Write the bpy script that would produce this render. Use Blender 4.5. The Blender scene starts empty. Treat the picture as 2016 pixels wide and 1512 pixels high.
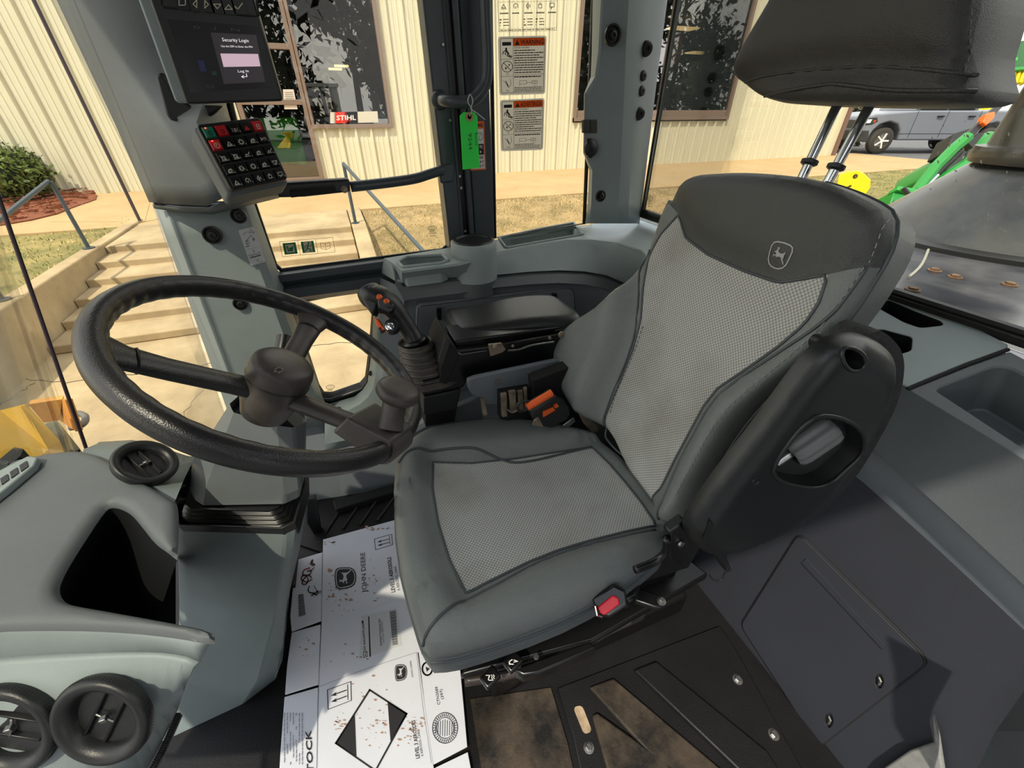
SKY=1.0; SUN=2.5; SUNDIR=(.42,.40,-.9); EXPO=1.15
import bpy, bmesh, math, random
from mathutils import Vector, Matrix
from mathutils.geometry import delaunay_2d_cdt
random.seed(7)
V3=Vector
# ---------------------------------------------------------------- camera model
# world axes: X = towards the rear of the cab, Y = towards its far side, Z = up; cab floor at z = 0
FPX=810.0; CXP=1008.0; CYP=756.0; PITCH=math.radians(34); YAW=math.radians(21.5); EYE=V3((0,0,1.08))
FW=V3((math.sin(YAW)*math.cos(PITCH), math.cos(YAW)*math.cos(PITCH), -math.sin(PITCH)))
RT=V3((math.cos(YAW), -math.sin(YAW), 0))
UP=RT.cross(FW)
def ray(x,y): return FW + RT*((x-CXP)/FPX) - UP*((y-CYP)/FPX)
def PZ(x,y,z): r=ray(x,y); return EYE+r*((z-EYE.z)/r.z)
def PU(x,y,u): r=ray(x,y); return EYE+r*((u-EYE.x)/r.x)
def PV(x,y,v): r=ray(x,y); return EYE+r*((v-EYE.y)/r.y)
def PD(x,y,d): return EYE+ray(x,y)*d
def PP(x,y,p0,n):
    r=ray(x,y); return EYE+r*((V3(p0)-EYE).dot(V3(n))/r.dot(V3(n)))
# ---------------------------------------------------------------- materials
def s2l(c): return c/12.92 if c<=0.04045 else ((c+0.055)/1.055)**2.4
def rgb(r,g,b): return (s2l(r/255),s2l(g/255),s2l(b/255),1)
MATS={}
def nodes(name):
    m=bpy.data.materials.new(name); m.use_nodes=True; nt=m.node_tree; nt.nodes.clear()
    out=nt.nodes.new('ShaderNodeOutputMaterial'); return m,nt,out
def mat(name,col,rough=.5,metal=0,nscale=0,namt=0,bump=0,bscale=200,spec=.5,col2=None,coat=0,emit=None,voro=0):
    if name in MATS: return MATS[name]
    m,nt,out=nodes(name); N=nt.nodes; Lk=nt.links.new
    b=N.new('ShaderNodeBsdfPrincipled'); Lk(b.outputs[0],out.inputs[0])
    b.inputs['Base Color'].default_value=col; b.inputs['Roughness'].default_value=rough; b.inputs['Metallic'].default_value=metal
    b.inputs['Specular IOR Level'].default_value=spec; b.inputs['Coat Weight'].default_value=coat
    tc=N.new('ShaderNodeTexCoord')
    if nscale:
        n=N.new('ShaderNodeTexNoise'); n.inputs['Scale'].default_value=nscale; n.inputs['Detail'].default_value=5; n.inputs['Roughness'].default_value=.65
        Lk(tc.outputs['Object'],n.inputs['Vector'])
        r=N.new('ShaderNodeValToRGB'); r.color_ramp.elements[0].position=.35; r.color_ramp.elements[1].position=.7
        c2=col2 or tuple(min(1,c*(1+namt)) for c in col[:3])+(1,)
        r.color_ramp.elements[0].color=col if col2 else tuple(c*(1-namt) for c in col[:3])+(1,); r.color_ramp.elements[1].color=c2
        Lk(n.outputs['Fac'],r.inputs[0]); Lk(r.outputs[0],b.inputs['Base Color'])
    if bump:
        if voro:
            t=N.new('ShaderNodeTexVoronoi'); t.inputs['Scale'].default_value=bscale; o=t.outputs['Distance']
        else:
            t=N.new('ShaderNodeTexNoise'); t.inputs['Scale'].default_value=bscale; t.inputs['Detail'].default_value=2; o=t.outputs['Fac']
        Lk(tc.outputs['Object'],t.inputs['Vector'])
        bp=N.new('ShaderNodeBump'); bp.inputs['Strength'].default_value=bump; bp.inputs['Distance'].default_value=.001
        Lk(o,bp.inputs['Height']); Lk(bp.outputs[0],b.inputs['Normal'])
    if emit:
        b.inputs['Emission Color'].default_value=emit[0]; b.inputs['Emission Strength'].default_value=emit[1]
    MATS[name]=m; return m
def glass(name,tint,refl=1.0,rough=0.0):
    m,nt,out=nodes(name); N=nt.nodes; Lk=nt.links.new
    t=N.new('ShaderNodeBsdfTransparent'); t.inputs[0].default_value=tint
    g=N.new('ShaderNodeBsdfGlossy'); g.inputs['Roughness'].default_value=rough
    f=N.new('ShaderNodeFresnel'); f.inputs[0].default_value=1.45
    mu=N.new('ShaderNodeMath'); mu.operation='MULTIPLY'; mu.inputs[1].default_value=refl; mu.use_clamp=True
    mx=N.new('ShaderNodeMixShader'); Lk(f.outputs[0],mu.inputs[0]); Lk(mu.outputs[0],mx.inputs[0]); Lk(t.outputs[0],mx.inputs[1]); Lk(g.outputs[0],mx.inputs[2]); Lk(mx.outputs[0],out.inputs[0])
    MATS[name]=m; return m
# interior plastics, leather, fabric
LG=mat('grey_plastic',rgb(150,161,161),.5,nscale=9,namt=.05,bump=.25,bscale=900)
LG2=mat('grey_green_plastic',rgb(116,127,127),.5,nscale=9,namt=.05,bump=.25,bscale=900)
MG=mat('slate_plastic',rgb(98,104,106),.52,nscale=7,namt=.06,bump=.25,bscale=900)
DG=mat('dark_slate_plastic',rgb(108,115,120),.55,nscale=7,namt=.06,bump=.25,bscale=900)
NV=mat('charcoal_trim',rgb(40,42,49),.6,nscale=7,namt=.08,bump=.3,bscale=900)
BK=mat('black_plastic',rgb(32,33,34),.38,bump=.2,bscale=700)
BKG=mat('gloss_black',rgb(14,14,15),.3)
BKM=mat('matte_black',rgb(16,16,17),.75)
PAINT=mat('slate_paint',rgb(66,74,79),.35,nscale=6,namt=.1)
RUB=mat('worn_rubber_black',rgb(37,36,37),.33,nscale=14,namt=.25,bump=.2,bscale=650,voro=1,spec=.55)
RUB2=mat('worn_spoke',rgb(72,66,62),.42,nscale=16,namt=.35,bump=.2,bscale=400)
LEA=mat('leather_slate',rgb(118,123,121),.34,nscale=5,namt=.07,bump=.5,bscale=800,voro=1)
LEAD=mat('leather_dark',rgb(72,74,72),.4,nscale=5,namt=.06,bump=.5,bscale=900,voro=1)
LEAK=mat('leather_charcoal',rgb(58,58,56),.5,nscale=5,namt=.06,bump=.5,bscale=900,voro=1)
SHELL=mat('shell_black',rgb(31,33,33),.36,nscale=3,namt=.15,bump=.15,bscale=600)
PILE=mat('worn_edge',rgb(44,46,44),.7,nscale=220,namt=.5,bump=.8,bscale=500)
CHR=mat('chrome',rgb(225,228,230),.12,1)
STEEL=mat('steel',rgb(170,170,168),.35,1,nscale=60,namt=.3)
ZINC=mat('zinc_dirty',rgb(150,135,118),.5,.6,nscale=30,namt=.4)
ORG=mat('orange_plastic',rgb(240,98,30),.45)
RED=mat('red_plastic',rgb(225,30,48),.35)
REDK=mat('red_key',rgb(200,36,40),.4)
GRNK=mat('green_key',rgb(40,125,100),.4)
WHT=mat('white_print',rgb(232,230,222),.6)
GREYP=mat('grey_print',rgb(150,150,146),.6)
BLKP=mat('black_print',rgb(26,26,28),.6)
SILV=mat('sticker_silver',rgb(232,232,228),.45)
ORGP=mat('orange_print',rgb(250,112,44),.5)
TAG=mat('green_tag',rgb(60,250,90),.6)
def film(name,col,t=.6):
    m,nt,out=nodes(name); N=nt.nodes; Lk=nt.links.new
    d=N.new('ShaderNodeBsdfDiffuse'); d.inputs[0].default_value=col; r=N.new('ShaderNodeBsdfTranslucent'); r.inputs[0].default_value=col
    mx=N.new('ShaderNodeMixShader'); mx.inputs[0].default_value=t; Lk(d.outputs[0],mx.inputs[1]); Lk(r.outputs[0],mx.inputs[2]); Lk(mx.outputs[0],out.inputs[0]); MATS[name]=m; return m
SILV=film('sticker_film_silver',rgb(214,214,208)); ORGP=film('sticker_film_orange',rgb(244,106,44))
def weave(name,c1,c2,scale,fade=None):
    m,nt,out=nodes(name); N=nt.nodes; Lk=nt.links.new
    b=N.new('ShaderNodeBsdfPrincipled'); b.inputs['Roughness'].default_value=.85; Lk(b.outputs[0],out.inputs[0])
    tc=N.new('ShaderNodeTexCoord'); uv=N.new('ShaderNodeUVMap')
    mp=N.new('ShaderNodeMapping'); mp.inputs['Rotation'].default_value=(0,0,math.radians(45)); mp.inputs['Scale'].default_value=(scale,scale,scale)
    Lk(uv.outputs[0],mp.inputs[0])
    v=N.new('ShaderNodeTexVoronoi'); v.voronoi_dimensions='2D'; v.inputs['Scale'].default_value=1; v.inputs['Randomness'].default_value=0
    Lk(mp.outputs[0],v.inputs['Vector'])
    r=N.new('ShaderNodeValToRGB'); r.color_ramp.elements[0].position=.25; r.color_ramp.elements[1].position=.6
    r.color_ramp.elements[0].color=c2; r.color_ramp.elements[1].color=c1
    Lk(v.outputs['Distance'],r.inputs[0])
    n=N.new('ShaderNodeTexNoise'); n.inputs['Scale'].default_value=7; n.inputs['Detail'].default_value=6; Lk(tc.outputs['Object'],n.inputs['Vector'])
    r2=N.new('ShaderNodeValToRGB'); r2.color_ramp.elements[0].position=.3; r2.color_ramp.elements[0].color=(.72,.70,.66,1); r2.color_ramp.elements[1].position=.55; r2.color_ramp.elements[1].color=(1,1,1,1)
    Lk(n.outputs['Fac'],r2.inputs[0])
    mx=N.new('ShaderNodeMix'); mx.data_type='RGBA'; mx.blend_type='MULTIPLY'; mx.inputs['Factor'].default_value=1
    Lk(r.outputs[0],mx.inputs['A']); Lk(r2.outputs[0],mx.inputs['B']); Lk(mx.outputs['Result'],b.inputs['Base Color'])
    bp=N.new('ShaderNodeBump'); bp.invert=True; bp.inputs['Strength'].default_value=.5; bp.inputs['Distance'].default_value=.001; Lk(v.outputs['Distance'],bp.inputs['Height']); Lk(bp.outputs[0],b.inputs['Normal'])
    MATS[name]=m; return m
FAB=weave('woven_fabric',rgb(130,131,128),rgb(194,194,189),230)
CABGL=glass('cab_glass',(.95,.94,.89,1),.5)
# ---------------------------------------------------------------- scene helpers
SC=bpy.context.scene.collection
def tag(o,label=None,cat=None,group=None,kind=None):
    if label: o['label']=label
    if cat: o['category']=cat
    if group: o['group']=group
    if kind: o['kind']=kind
    return o
def thing(name,label,cat,loc,group=None,kind=None):
    o=bpy.data.objects.new(name,None); o.empty_display_size=.05; SC.objects.link(o); o.location=V3(loc)
    return tag(o,label,cat,group,kind)
def rootloc(p):
    l=V3((0,0,0))
    while p is not None: l+=p.location; p=p.parent
    return l
def copy_tree(o,off,parent=None,label=None):
    c=o.copy(); SC.objects.link(c)
    if parent is None: c.location=o.location+V3(off)
    else: c.parent=parent
    if label: c['label']=label
    for ch in o.children: copy_tree(ch,off,c)
    return c
class M:
    def __init__(s): s.v=[]; s.f=[]; s.mi=[]; s.mats=[]; s.cur=0; s.uv={}
    def use(s,m):
        if m not in s.mats: s.mats.append(m)
        s.cur=s.mats.index(m); return s
    def add(s,vs,fs):
        b=len(s.v); s.v+= [V3(p) for p in vs]
        for f in fs: s.f.append(tuple(b+i for i in f)); s.mi.append(s.cur)
        return s
    def poly(s,pts): return s.add(pts,[tuple(range(len(pts)))])
    def prism(s,pts,vec):
        n=len(pts); vec=V3(vec); a=[V3(p) for p in pts]; b=[p+vec for p in a]
        return s.add(a+b,[tuple(range(n))[::-1],tuple(range(n,2*n))]+[(i,(i+1)%n,n+(i+1)%n,n+i) for i in range(n)])
    def box(s,c,size,rot=None):
        c=V3(c); h=V3(size)/2; R=rot or Matrix.Identity(3)
        vs=[c+R@V3((x*h.x,y*h.y,z*h.z)) for x in(-1,1) for y in(-1,1) for z in(-1,1)]
        return s.add(vs,[(0,1,3,2),(4,6,7,5),(0,4,5,1),(2,3,7,6),(0,2,6,4),(1,5,7,3)])
    def hexa(s,b,t):  # bottom 4, top 4
        return s.add(list(b)+list(t),[(3,2,1,0),(4,5,6,7),(0,1,5,4),(1,2,6,5),(2,3,7,6),(3,0,4,7)])
    def tube(s,pts,r,n=10,closed=False,flat=1.0,ref=None):
        pts=[V3(p) for p in pts]; k=len(pts); vs=[]; rr=r if isinstance(r,(list,tuple)) else [r]*k
        prev=None
        for i,p in enumerate(pts):
            if closed: t=pts[(i+1)%k]-pts[i-1]
            else: t=pts[min(i+1,k-1)]-pts[max(i-1,0)]
            if t.length<1e-9: t=V3((0,0,1))
            t.normalize()
            a=V3(ref) if ref else (prev if prev is not None else (V3((0,0,1)) if abs(t.z)<.9 else V3((1,0,0))))
            a=(a-t*a.dot(t))
            if a.length<1e-6: a=t.orthogonal()
            a.normalize(); b=t.cross(a); prev=a
            for j in range(n):
                w=2*math.pi*j/n; vs.append(p+a*math.cos(w)*rr[i]*flat+b*math.sin(w)*rr[i])
        fs=[]
        for i in range(k if closed else k-1):
            i2=(i+1)%k
            for j in range(n): fs.append((i*n+j,i*n+(j+1)%n,i2*n+(j+1)%n,i2*n+j))
        if not closed: fs.append(tuple(range(n))[::-1]); fs.append(tuple((k-1)*n+j for j in range(n)))
        return s.add(vs,fs)
    def lathe(s,c,axis,prof,n=40,sx=1.0,ref=None):
        c=V3(c); ax=V3(axis).normalized(); a=(V3(ref)-ax*V3(ref).dot(ax)).normalized() if ref else ax.orthogonal().normalized(); b=ax.cross(a); vs=[];k=len(prof)
        for r,h in prof:
            for j in range(n):
                w=2*math.pi*j/n; vs.append(c+ax*h+(a*math.cos(w)*sx+b*math.sin(w))*r)
        fs=[]
        for i in range(k-1):
            for j in range(n): fs.append((i*n+j,i*n+(j+1)%n,(i+1)*n+(j+1)%n,(i+1)*n+j))
        if prof[0][0]>1e-4: fs.append(tuple(range(n))[::-1])
        if prof[-1][0]>1e-4: fs.append(tuple((k-1)*n+j for j in range(n)))
        return s.add(vs,fs)
    def loft(s,lines,closed=False):
        k=len(lines); n=len(lines[0]); vs=[p for l in lines for p in l]
        return s.add(vs,[(i*n+j,i*n+(j+1)%n,(i+1)*n+(j+1)%n,(i+1)*n+j) for i in range(k-1) for j in range(n if closed else n-1)])
    def build(s,name,m=None,parent=None,smooth=None,bev=0,seg=2,sub=0,solid=0,kind=None,weld=False,label=None):
        off=rootloc(parent); me=bpy.data.meshes.new(name)
        me.from_pydata([p-off for p in s.v],[],s.f)
        if s.mats:
            for mm in s.mats: me.materials.append(mm)
            me.polygons.foreach_set('material_index',s.mi)
        elif m: me.materials.append(m)
        if weld or smooth or bev or sub or True:
            bm=bmesh.new(); bm.from_mesh(me)
            if weld: bmesh.ops.remove_doubles(bm,verts=bm.verts,dist=1e-5)
            bmesh.ops.recalc_face_normals(bm,faces=bm.faces); bm.to_mesh(me); bm.free()
        o=bpy.data.objects.new(name,me); SC.objects.link(o)
        if parent: o.parent=parent
        if solid: md=o.modifiers.new('s','SOLIDIFY'); md.thickness=solid; md.offset=-1
        if bev: md=o.modifiers.new('b','BEVEL'); md.width=bev; md.segments=seg; md.limit_method='ANGLE'; md.angle_limit=math.radians(35); md.harden_normals=False
        if sub: md=o.modifiers.new('u','SUBSURF'); md.levels=sub; md.render_levels=sub
        if smooth is not None or bev or sub:
            ang=math.radians(smooth if smooth else 40)
            me.polygons.foreach_set('use_smooth',[True]*len(me.polygons))
            if not sub and smooth!=180: me.set_sharp_from_angle(angle=ang)
        if kind: o['kind']=kind
        if label: o['label']=label
        return o
def rows(L,k):
    out=[]
    for a,b in zip(L,L[1:]):
        for i in range(k): out.append([p.lerp(q,i/k) for p,q in zip(a,b)])
    return out+[L[-1]]
def resample(pts,n,closed=False):
    pts=[V3(p) for p in pts]
    if closed: pts=pts+[pts[0]]
    L=[0]
    for a,b in zip(pts,pts[1:]): L.append(L[-1]+(b-a).length)
    out=[]; T=L[-1]; k=0; m=n if closed else n-1
    for i in range(n):
        d=T*i/m
        while k<len(L)-2 and L[k+1]<d: k+=1
        f=(d-L[k])/max(1e-9,L[k+1]-L[k]); out.append(pts[k].lerp(pts[k+1],min(1,max(0,f))))
    return out
def spline(pts,n=8,closed=False):   # Catmull-Rom
    pts=[V3(p) for p in pts]; k=len(pts); out=[]
    rng=range(k) if closed else range(k-1)
    for i in rng:
        g=(lambda j: pts[j%k]) if closed else (lambda j: pts[max(0,min(k-1,j))])
        p0,p1,p2,p3=g(i-1),g(i),g(i+1),g(i+2)
        for j in range(n):
            t=j/n; out.append(0.5*((2*p1)+(p2-p0)*t+(2*p0-5*p1+4*p2-p3)*t*t+(3*p1-p0-3*p2+p3)*t*t*t))
    if not closed: out.append(pts[-1])
    return out
def rounded(pts,r,seg=4):   # rounded polygon corners, any planar pts
    pts=[V3(p) for p in pts]; n=len(pts); out=[]
    for i,p in enumerate(pts):
        a=pts[i-1]-p; b=pts[(i+1)%n]-p; rr=min(r,a.length*.45,b.length*.45); A=p+a.normalized()*rr; B=p+b.normalized()*rr
        for j in range(seg+1):
            t=j/seg; out.append(A*(1-t)**2+p*2*t*(1-t)+B*t*t)
    return out
class Frame:
    def __init__(s,o,x,n): s.o=V3(o); s.n=V3(n).normalized(); s.x=(V3(x)-s.n*V3(x).dot(s.n)).normalized(); s.y=s.n.cross(s.x)
    def w(s,a,b,h=0): return s.o+s.x*a+s.y*b+s.n*h
    def px(s,x,y,h=0):
        p=PP(x,y,s.o+s.n*h,s.n)-s.o; return V3((p.dot(s.x),p.dot(s.y),0))
    def l(s,p): d=V3(p)-s.o; return V3((d.dot(s.x),d.dot(s.y),0))
def segd(px,py,a,b):
    dx=b[0]-a[0]; dy=b[1]-a[1]; L=dx*dx+dy*dy
    t=0 if L==0 else max(0,min(1,((px-a[0])*dx+(py-a[1])*dy)/L))
    return math.hypot(px-a[0]-t*dx,py-a[1]-t*dy)
def pdist(x,y,poly,closed=True):
    n=len(poly); return min(segd(x,y,poly[i],poly[(i+1)%n]) for i in range(n if closed else n-1))
def inside(x,y,poly):
    c=False; n=len(poly); j=n-1
    for i in range(n):
        xi,yi=poly[i][0],poly[i][1]; xj,yj=poly[j][0],poly[j][1]
        if (yi>y)!=(yj>y) and x<(xj-xi)*(y-yi)/(yj-yi)+xi: c=not c
        j=i
    return c
def inset(poly,d):
    n=len(poly); out=[]; area=sum(poly[i][0]*poly[(i+1)%n][1]-poly[(i+1)%n][0]*poly[i][1] for i in range(n)); sg=1 if area>0 else -1
    for i in range(n):
        a=poly[i-1]; b=poly[(i+1)%n]; tx=b[0]-a[0]; ty=b[1]-a[1]; L=math.hypot(tx,ty) or 1
        p=(poly[i][0]-ty/L*d*sg, poly[i][1]+tx/L*d*sg)
        if inside(p[0],p[1],poly) and pdist(p[0],p[1],poly)>d*.8: out.append(p)
    return out
def cdt(outline,holes=(),loops=(),grid=None):
    pts=[]; edges=[]
    def addloop(l,closed=True):
        b=len(pts); pts.extend([Vector((p[0],p[1])) for p in l]); n=len(l)
        edges.extend([(b+i,b+(i+1)%n) for i in range(n if closed else n-1)])
    addloop(outline)
    for h in holes: addloop(h)
    for l in loops: addloop(l,False) if l and isinstance(l,tuple) else addloop(l)
    if grid:
        xs=[p[0] for p in outline]; ys=[p[1] for p in outline]; x=min(xs)+grid/2; row=0
        while x<max(xs):
            y=min(ys)+grid/2*(row%2)+grid/2
            while y<max(ys):
                if inside(x,y,outline) and pdist(x,y,outline)>grid*.4 and not any(inside(x,y,h) for h in holes): pts.append(Vector((x,y)))
                y+=grid
            x+=grid*.87; row+=1
    vo,eo,fo,_,_,_=delaunay_2d_cdt(pts,edges,[],0,1e-6)
    fs=[]
    for f in fo:
        cx=sum(vo[i].x for i in f)/len(f); cy=sum(vo[i].y for i in f)/len(f)
        if inside(cx,cy,outline) and not any(inside(cx,cy,h) for h in holes): fs.append(tuple(f))
    return vo,fs
def pad(fr,outline,H,name,m,parent,r=.02,grid=.02,skirt=.03,regions=(),uvs=True,kind=None,smooth=180,rings=(0.12,.35,.7,1.0),back=True):
    """upholstered pad: outline (local xy), rounded edge of radius r rising from 0; H(x,y) extra height; regions=[(poly,name,mat)] become separate parts."""
    def h(x,y):
        d=pdist(x,y,outline); e=min(1,d/r); return r*math.sqrt(max(0,1-(1-e)**2))+H(x,y)
    loops=[inset(outline,r*(k)) for k in rings]
    loops=[l for l in loops if len(l)>4]
    allp=[]
    rg=[(poly,nm,mt) for poly,nm,mt in regions]
    vo,fs=cdt(outline,(),[tuple(l) for l in loops]+[list(p) for p,_,_ in rg],grid)
    base=[fr.w(p.x,p.y,h(p.x,p.y)) for p in vo]
    groups={}
    for f in fs:
        cx=sum(vo[i].x for i in f)/len(f); cy=sum(vo[i].y for i in f)/len(f); g=-1
        for k,(poly,_,_) in enumerate(rg):
            if inside(cx,cy,poly): g=k
        groups.setdefault(g,[]).append(f)
    objs=[]
    for g,ff in groups.items():
        mm=M(); mm.add(base,ff)
        if g==-1 and back:
            n=len(outline); mm2=[fr.w(p[0],p[1],h(p[0],p[1])) for p in outline]+[fr.w(p[0],p[1],-skirt) for p in outline]
            mm.add(mm2,[(i,(i+1)%n,n+(i+1)%n,n+i) for i in range(n)]+[tuple(range(n,2*n))])
        nm,mt=(name,m) if g==-1 else (rg[g][1],rg[g][2])
        # drop loose verts
        used=sorted({i for f in mm.f for i in f}); mp={i:k for k,i in enumerate(used)}
        mm.v=[mm.v[i] for i in used]; mm.f=[tuple(mp[i] for i in f) for f in mm.f]
        o=mm.build(nm,mt,parent,smooth=smooth,weld=True,kind=kind if g==-1 else None)
        me=o.data; off=rootloc(parent); uvl=me.uv_layers.new(name='UVMap')
        co=[fr.l(v.co+off) for v in me.vertices]
        for lp in me.loops: c=co[lp.vertex_index]; uvl.data[lp.index].uv=(c.x,c.y)
        objs.append(o)
    return objs,h
def plate(fr,outline,th,name,m,parent,holes=(),hd=.03,bev=.003,hm=None,bottoms=True,kind=None,smooth=None,mm=None,flat=False):
    """flat slab (top at local h=0, down th) with recesses cut to depth hd"""
    own=mm is None; mm=mm or M()
    if own and hm: mm.use(m)
    vo,fs=cdt(outline,holes)
    mm.add([fr.w(p.x,p.y,0) for p in vo],fs)
    n=len(outline)
    mm.add([fr.w(p[0],p[1],0) for p in outline]+[fr.w(p[0],p[1],-th) for p in outline],[(i,(i+1)%n,n+(i+1)%n,n+i) for i in range(n)]+([tuple(range(n,2*n))] if not holes else []))
    if holes: mm.add([fr.w(p.x,p.y,-th) for p in vo],fs)
    if hm: mm.use(hm)
    for h in holes:
        k=len(h); cx=sum(p[0] for p in h)/k; cy=sum(p[1] for p in h)/k; s=.93
        lo=[fr.w(cx+(p[0]-cx)*s,cy+(p[1]-cy)*s,-hd) for p in h]
        mm.add([fr.w(p[0],p[1],0) for p in h]+lo,[(i,(i+1)%k,k+(i+1)%k,k+i) for i in range(k)]+([tuple(range(k,2*k))] if bottoms else []))
    if own: return mm.build(name,m,parent,bev=bev,weld=True,kind=kind,smooth=smooth)
    return mm
# ---------------------------------------------------------------- flat lettering and print
TXT={}
def textmesh(s,bold=False):
    k=(s,bold)
    if k in TXT: return TXT[k]
    c=bpy.data.curves.new('t','FONT'); c.body=s; c.size=1; c.fill_mode='FRONT'; c.resolution_u=2
    if bold: c.offset=.018
    o=bpy.data.objects.new('t',c); SC.objects.link(o); bpy.context.view_layer.update()
    me=bpy.data.meshes.new_from_object(o.evaluated_get(bpy.context.evaluated_depsgraph_get()))
    vs=[(v.co.x,v.co.y) for v in me.vertices]; fs=[tuple(p.vertices) for p in me.polygons]
    bpy.data.objects.remove(o); bpy.data.curves.remove(c); bpy.data.meshes.remove(me)
    TXT[k]=(vs,fs); return TXT[k]
class Quad:
    """print area: corners in order (0,0) (1,0) (1,1) (0,1) of the artwork; W,Hh artwork units"""
    def __init__(s,c,W=1.,Hh=1.,n=None,eps=.0006,mm=None):
        s.c=[V3(p) for p in c]; s.W=W; s.H=Hh; s.mm=mm or M()
        s.n=V3(n).normalized() if n else (s.c[1]-s.c[0]).cross(s.c[3]-s.c[0]).normalized()
        if s.n.dot(EYE-s.c[0])<0: s.n=-s.n
        s.eps=eps; s.lay=1
    def p(s,x,y,k=None):
        a=x/s.W; b=y/s.H; c=s.c
        return c[0]*(1-a)*(1-b)+c[1]*a*(1-b)+c[2]*a*b+c[3]*(1-a)*b+s.n*s.eps*(s.lay if k is None else k)
    def m(s,mt,lay=None):
        s.mm.use(mt)
        if lay: s.lay=lay
        return s
    def poly(s,pts): s.mm.poly([s.p(*q) for q in pts]); return s
    def rect(s,x0,y0,x1,y1): return s.poly([(x0,y0),(x1,y0),(x1,y1),(x0,y1)])
    def rrect(s,x0,y0,x1,y1,r): return s.poly([(q.x,q.y) for q in rounded([(x0,y0,0),(x1,y0,0),(x1,y1,0),(x0,y1,0)],r,3)])
    def line(s,pts,w,closed=False):
        k=len(pts)
        for i in range(k if closed else k-1):
            a=pts[i]; b=pts[(i+1)%k]; dx=b[0]-a[0]; dy=b[1]-a[1]; L=math.hypot(dx,dy) or 1; nx=-dy/L*w/2; ny=dx/L*w/2; ex=dx/L*w/2; ey=dy/L*w/2
            s.poly([(a[0]-ex+nx,a[1]-ey+ny),(a[0]-ex-nx,a[1]-ey-ny),(b[0]+ex-nx,b[1]+ey-ny),(b[0]+ex+nx,b[1]+ey+ny)])
        return s
    def frame(s,x0,y0,x1,y1,w): return s.line([(x0,y0),(x1,y0),(x1,y1),(x0,y1)],w,True)
    def circ(s,x,y,r,w=None,n=20,sy=1):
        pts=[(x+r*math.cos(2*math.pi*i/n),y+r*sy*math.sin(2*math.pi*i/n)) for i in range(n)]
        return s.line(pts,w,True) if w else s.poly(pts)
    def text(s,t,x,y,h,w=None,al='l',rot=0,bold=False):
        """h cap height, w forces total width"""
        vs,fs=textmesh(t,bold)
        if not vs: return s
        x0=min(v[0] for v in vs); x1=max(v[0] for v in vs); sc=h/.7; sx=sc if not w else w/max(1e-6,x1-x0)
        tw=(x1-x0)*sx; ox={'l':0,'c':-tw/2,'r':-tw}[al]; cr=math.cos(rot); sr=math.sin(rot); P=[]
        for a,b in vs:
            a=(a-x0)*sx+ox; b=b*sc; P.append(s.p(x+a*cr-b*sr,y+a*sr+b*cr))
        s.mm.add(P,fs); return s
    def micro(s,x0,y0,x1,y1,rows,h=.5,seed=1,gap=.12):
        """rows of small print as broken dashes"""
        rnd=random.Random(seed); dy=(y1-y0)/rows
        for i in range(rows):
            y=y1-dy*(i+.5); x=x0; end=x1-(rnd.random()*.35*(x1-x0) if rnd.random()<.35 else 0)
            while x<end:
                w=(.03+.09*rnd.random())*(x1-x0); w=min(w,end-x); s.rect(x,y-dy*h/2,x+w,y+dy*h/2); x+=w+gap*.1*(x1-x0)
        return s
    def build(s,name,parent=None,**k): return s.mm.build(name,None,parent,**k)
DEER=[(-.62,.30),(-.50,.36),(-.42,.46),(-.36,.62),(-.50,.74),(-.44,.76),(-.34,.68),(-.30,.84),(-.24,.84),(-.27,.66),(-.18,.74),(-.12,.72),(-.24,.58),(-.24,.42),(-.12,.30),(.12,.24),(.36,.28),(.55,.42),(.50,.50),(.60,.48),(.64,.36),(.56,.16),(.60,-.06),(.56,-.26),(.72,-.46),(.84,-.72),(.74,-.72),(.60,-.50),(.42,-.34),(.34,-.14),(.10,-.10),(-.10,-.14),(-.24,-.22),(-.38,-.12),(-.56,-.10),(-.60,-.26),(-.66,-.26),(-.66,-.02),(-.44,-.02),(-.30,-.06),(-.38,.06),(-.40,.20),(-.50,.24),(-.62,.22)]
SHIELD=[(-.95,.55),(-.85,.85),(-.6,.97),(0,1.02),(.6,.97),(.85,.85),(.95,.55),(.92,0),(.85,-.5),(.65,-.82),(.35,-.97),(0,-1.02),(-.35,-.97),(-.65,-.82),(-.85,-.5),(-.92,0)]
def emblem(q,cx,cy,r,rot,fg,bg=None,line=None):
    c,s_=math.cos(rot),math.sin(rot)
    T=lambda L,k=1: [(cx+(x*c-y*s_)*r*k,cy+(x*s_+y*c)*r*k) for x,y in L]
    L0=q.lay
    if bg: q.m(bg,L0).poly(T(SHIELD)); q.m(line or fg,L0+1).line(T(SHIELD,.86),r*.07,True); q.m(fg,L0+1)
    else: q.m(fg,L0).line(T(SHIELD,.95),r*.10,True)
    D=T([(x*.95,y*.95) for x,y in DEER],.78)
    vo,fs=cdt(D); q.mm.add([q.p(v.x,v.y) for v in vo],fs); q.lay=L0
def leaves(mm,c,rad,n,size,flat=.0,seed=1,rmin=.72):
    rnd=random.Random(seed)
    for _ in range(n):
        d=V3((rnd.gauss(0,1),rnd.gauss(0,1),rnd.gauss(0,1))).normalized(); k=rmin+(1-rmin)*rnd.random()+.06*rnd.gauss(0,1)
        p=V3(c)+V3((d.x*rad[0],d.y*rad[1],d.z*rad[2]))*k
        a=V3((rnd.gauss(0,1),rnd.gauss(0,1),rnd.gauss(0,1))).normalized(); b=a.cross(d+V3((rnd.random(),rnd.random(),rnd.random()))*.6).normalized()
        s_=size*(.6+.8*rnd.random()); mm.add([p-a*s_,p-b*s_*.45,p+a*s_,p+b*s_*.45],[(0,1,2,3)])
    return mm
def spread(a,b,n,seed): rnd=random.Random(seed); return [a+(b-a)*rnd.random() for _ in range(n)]
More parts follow.
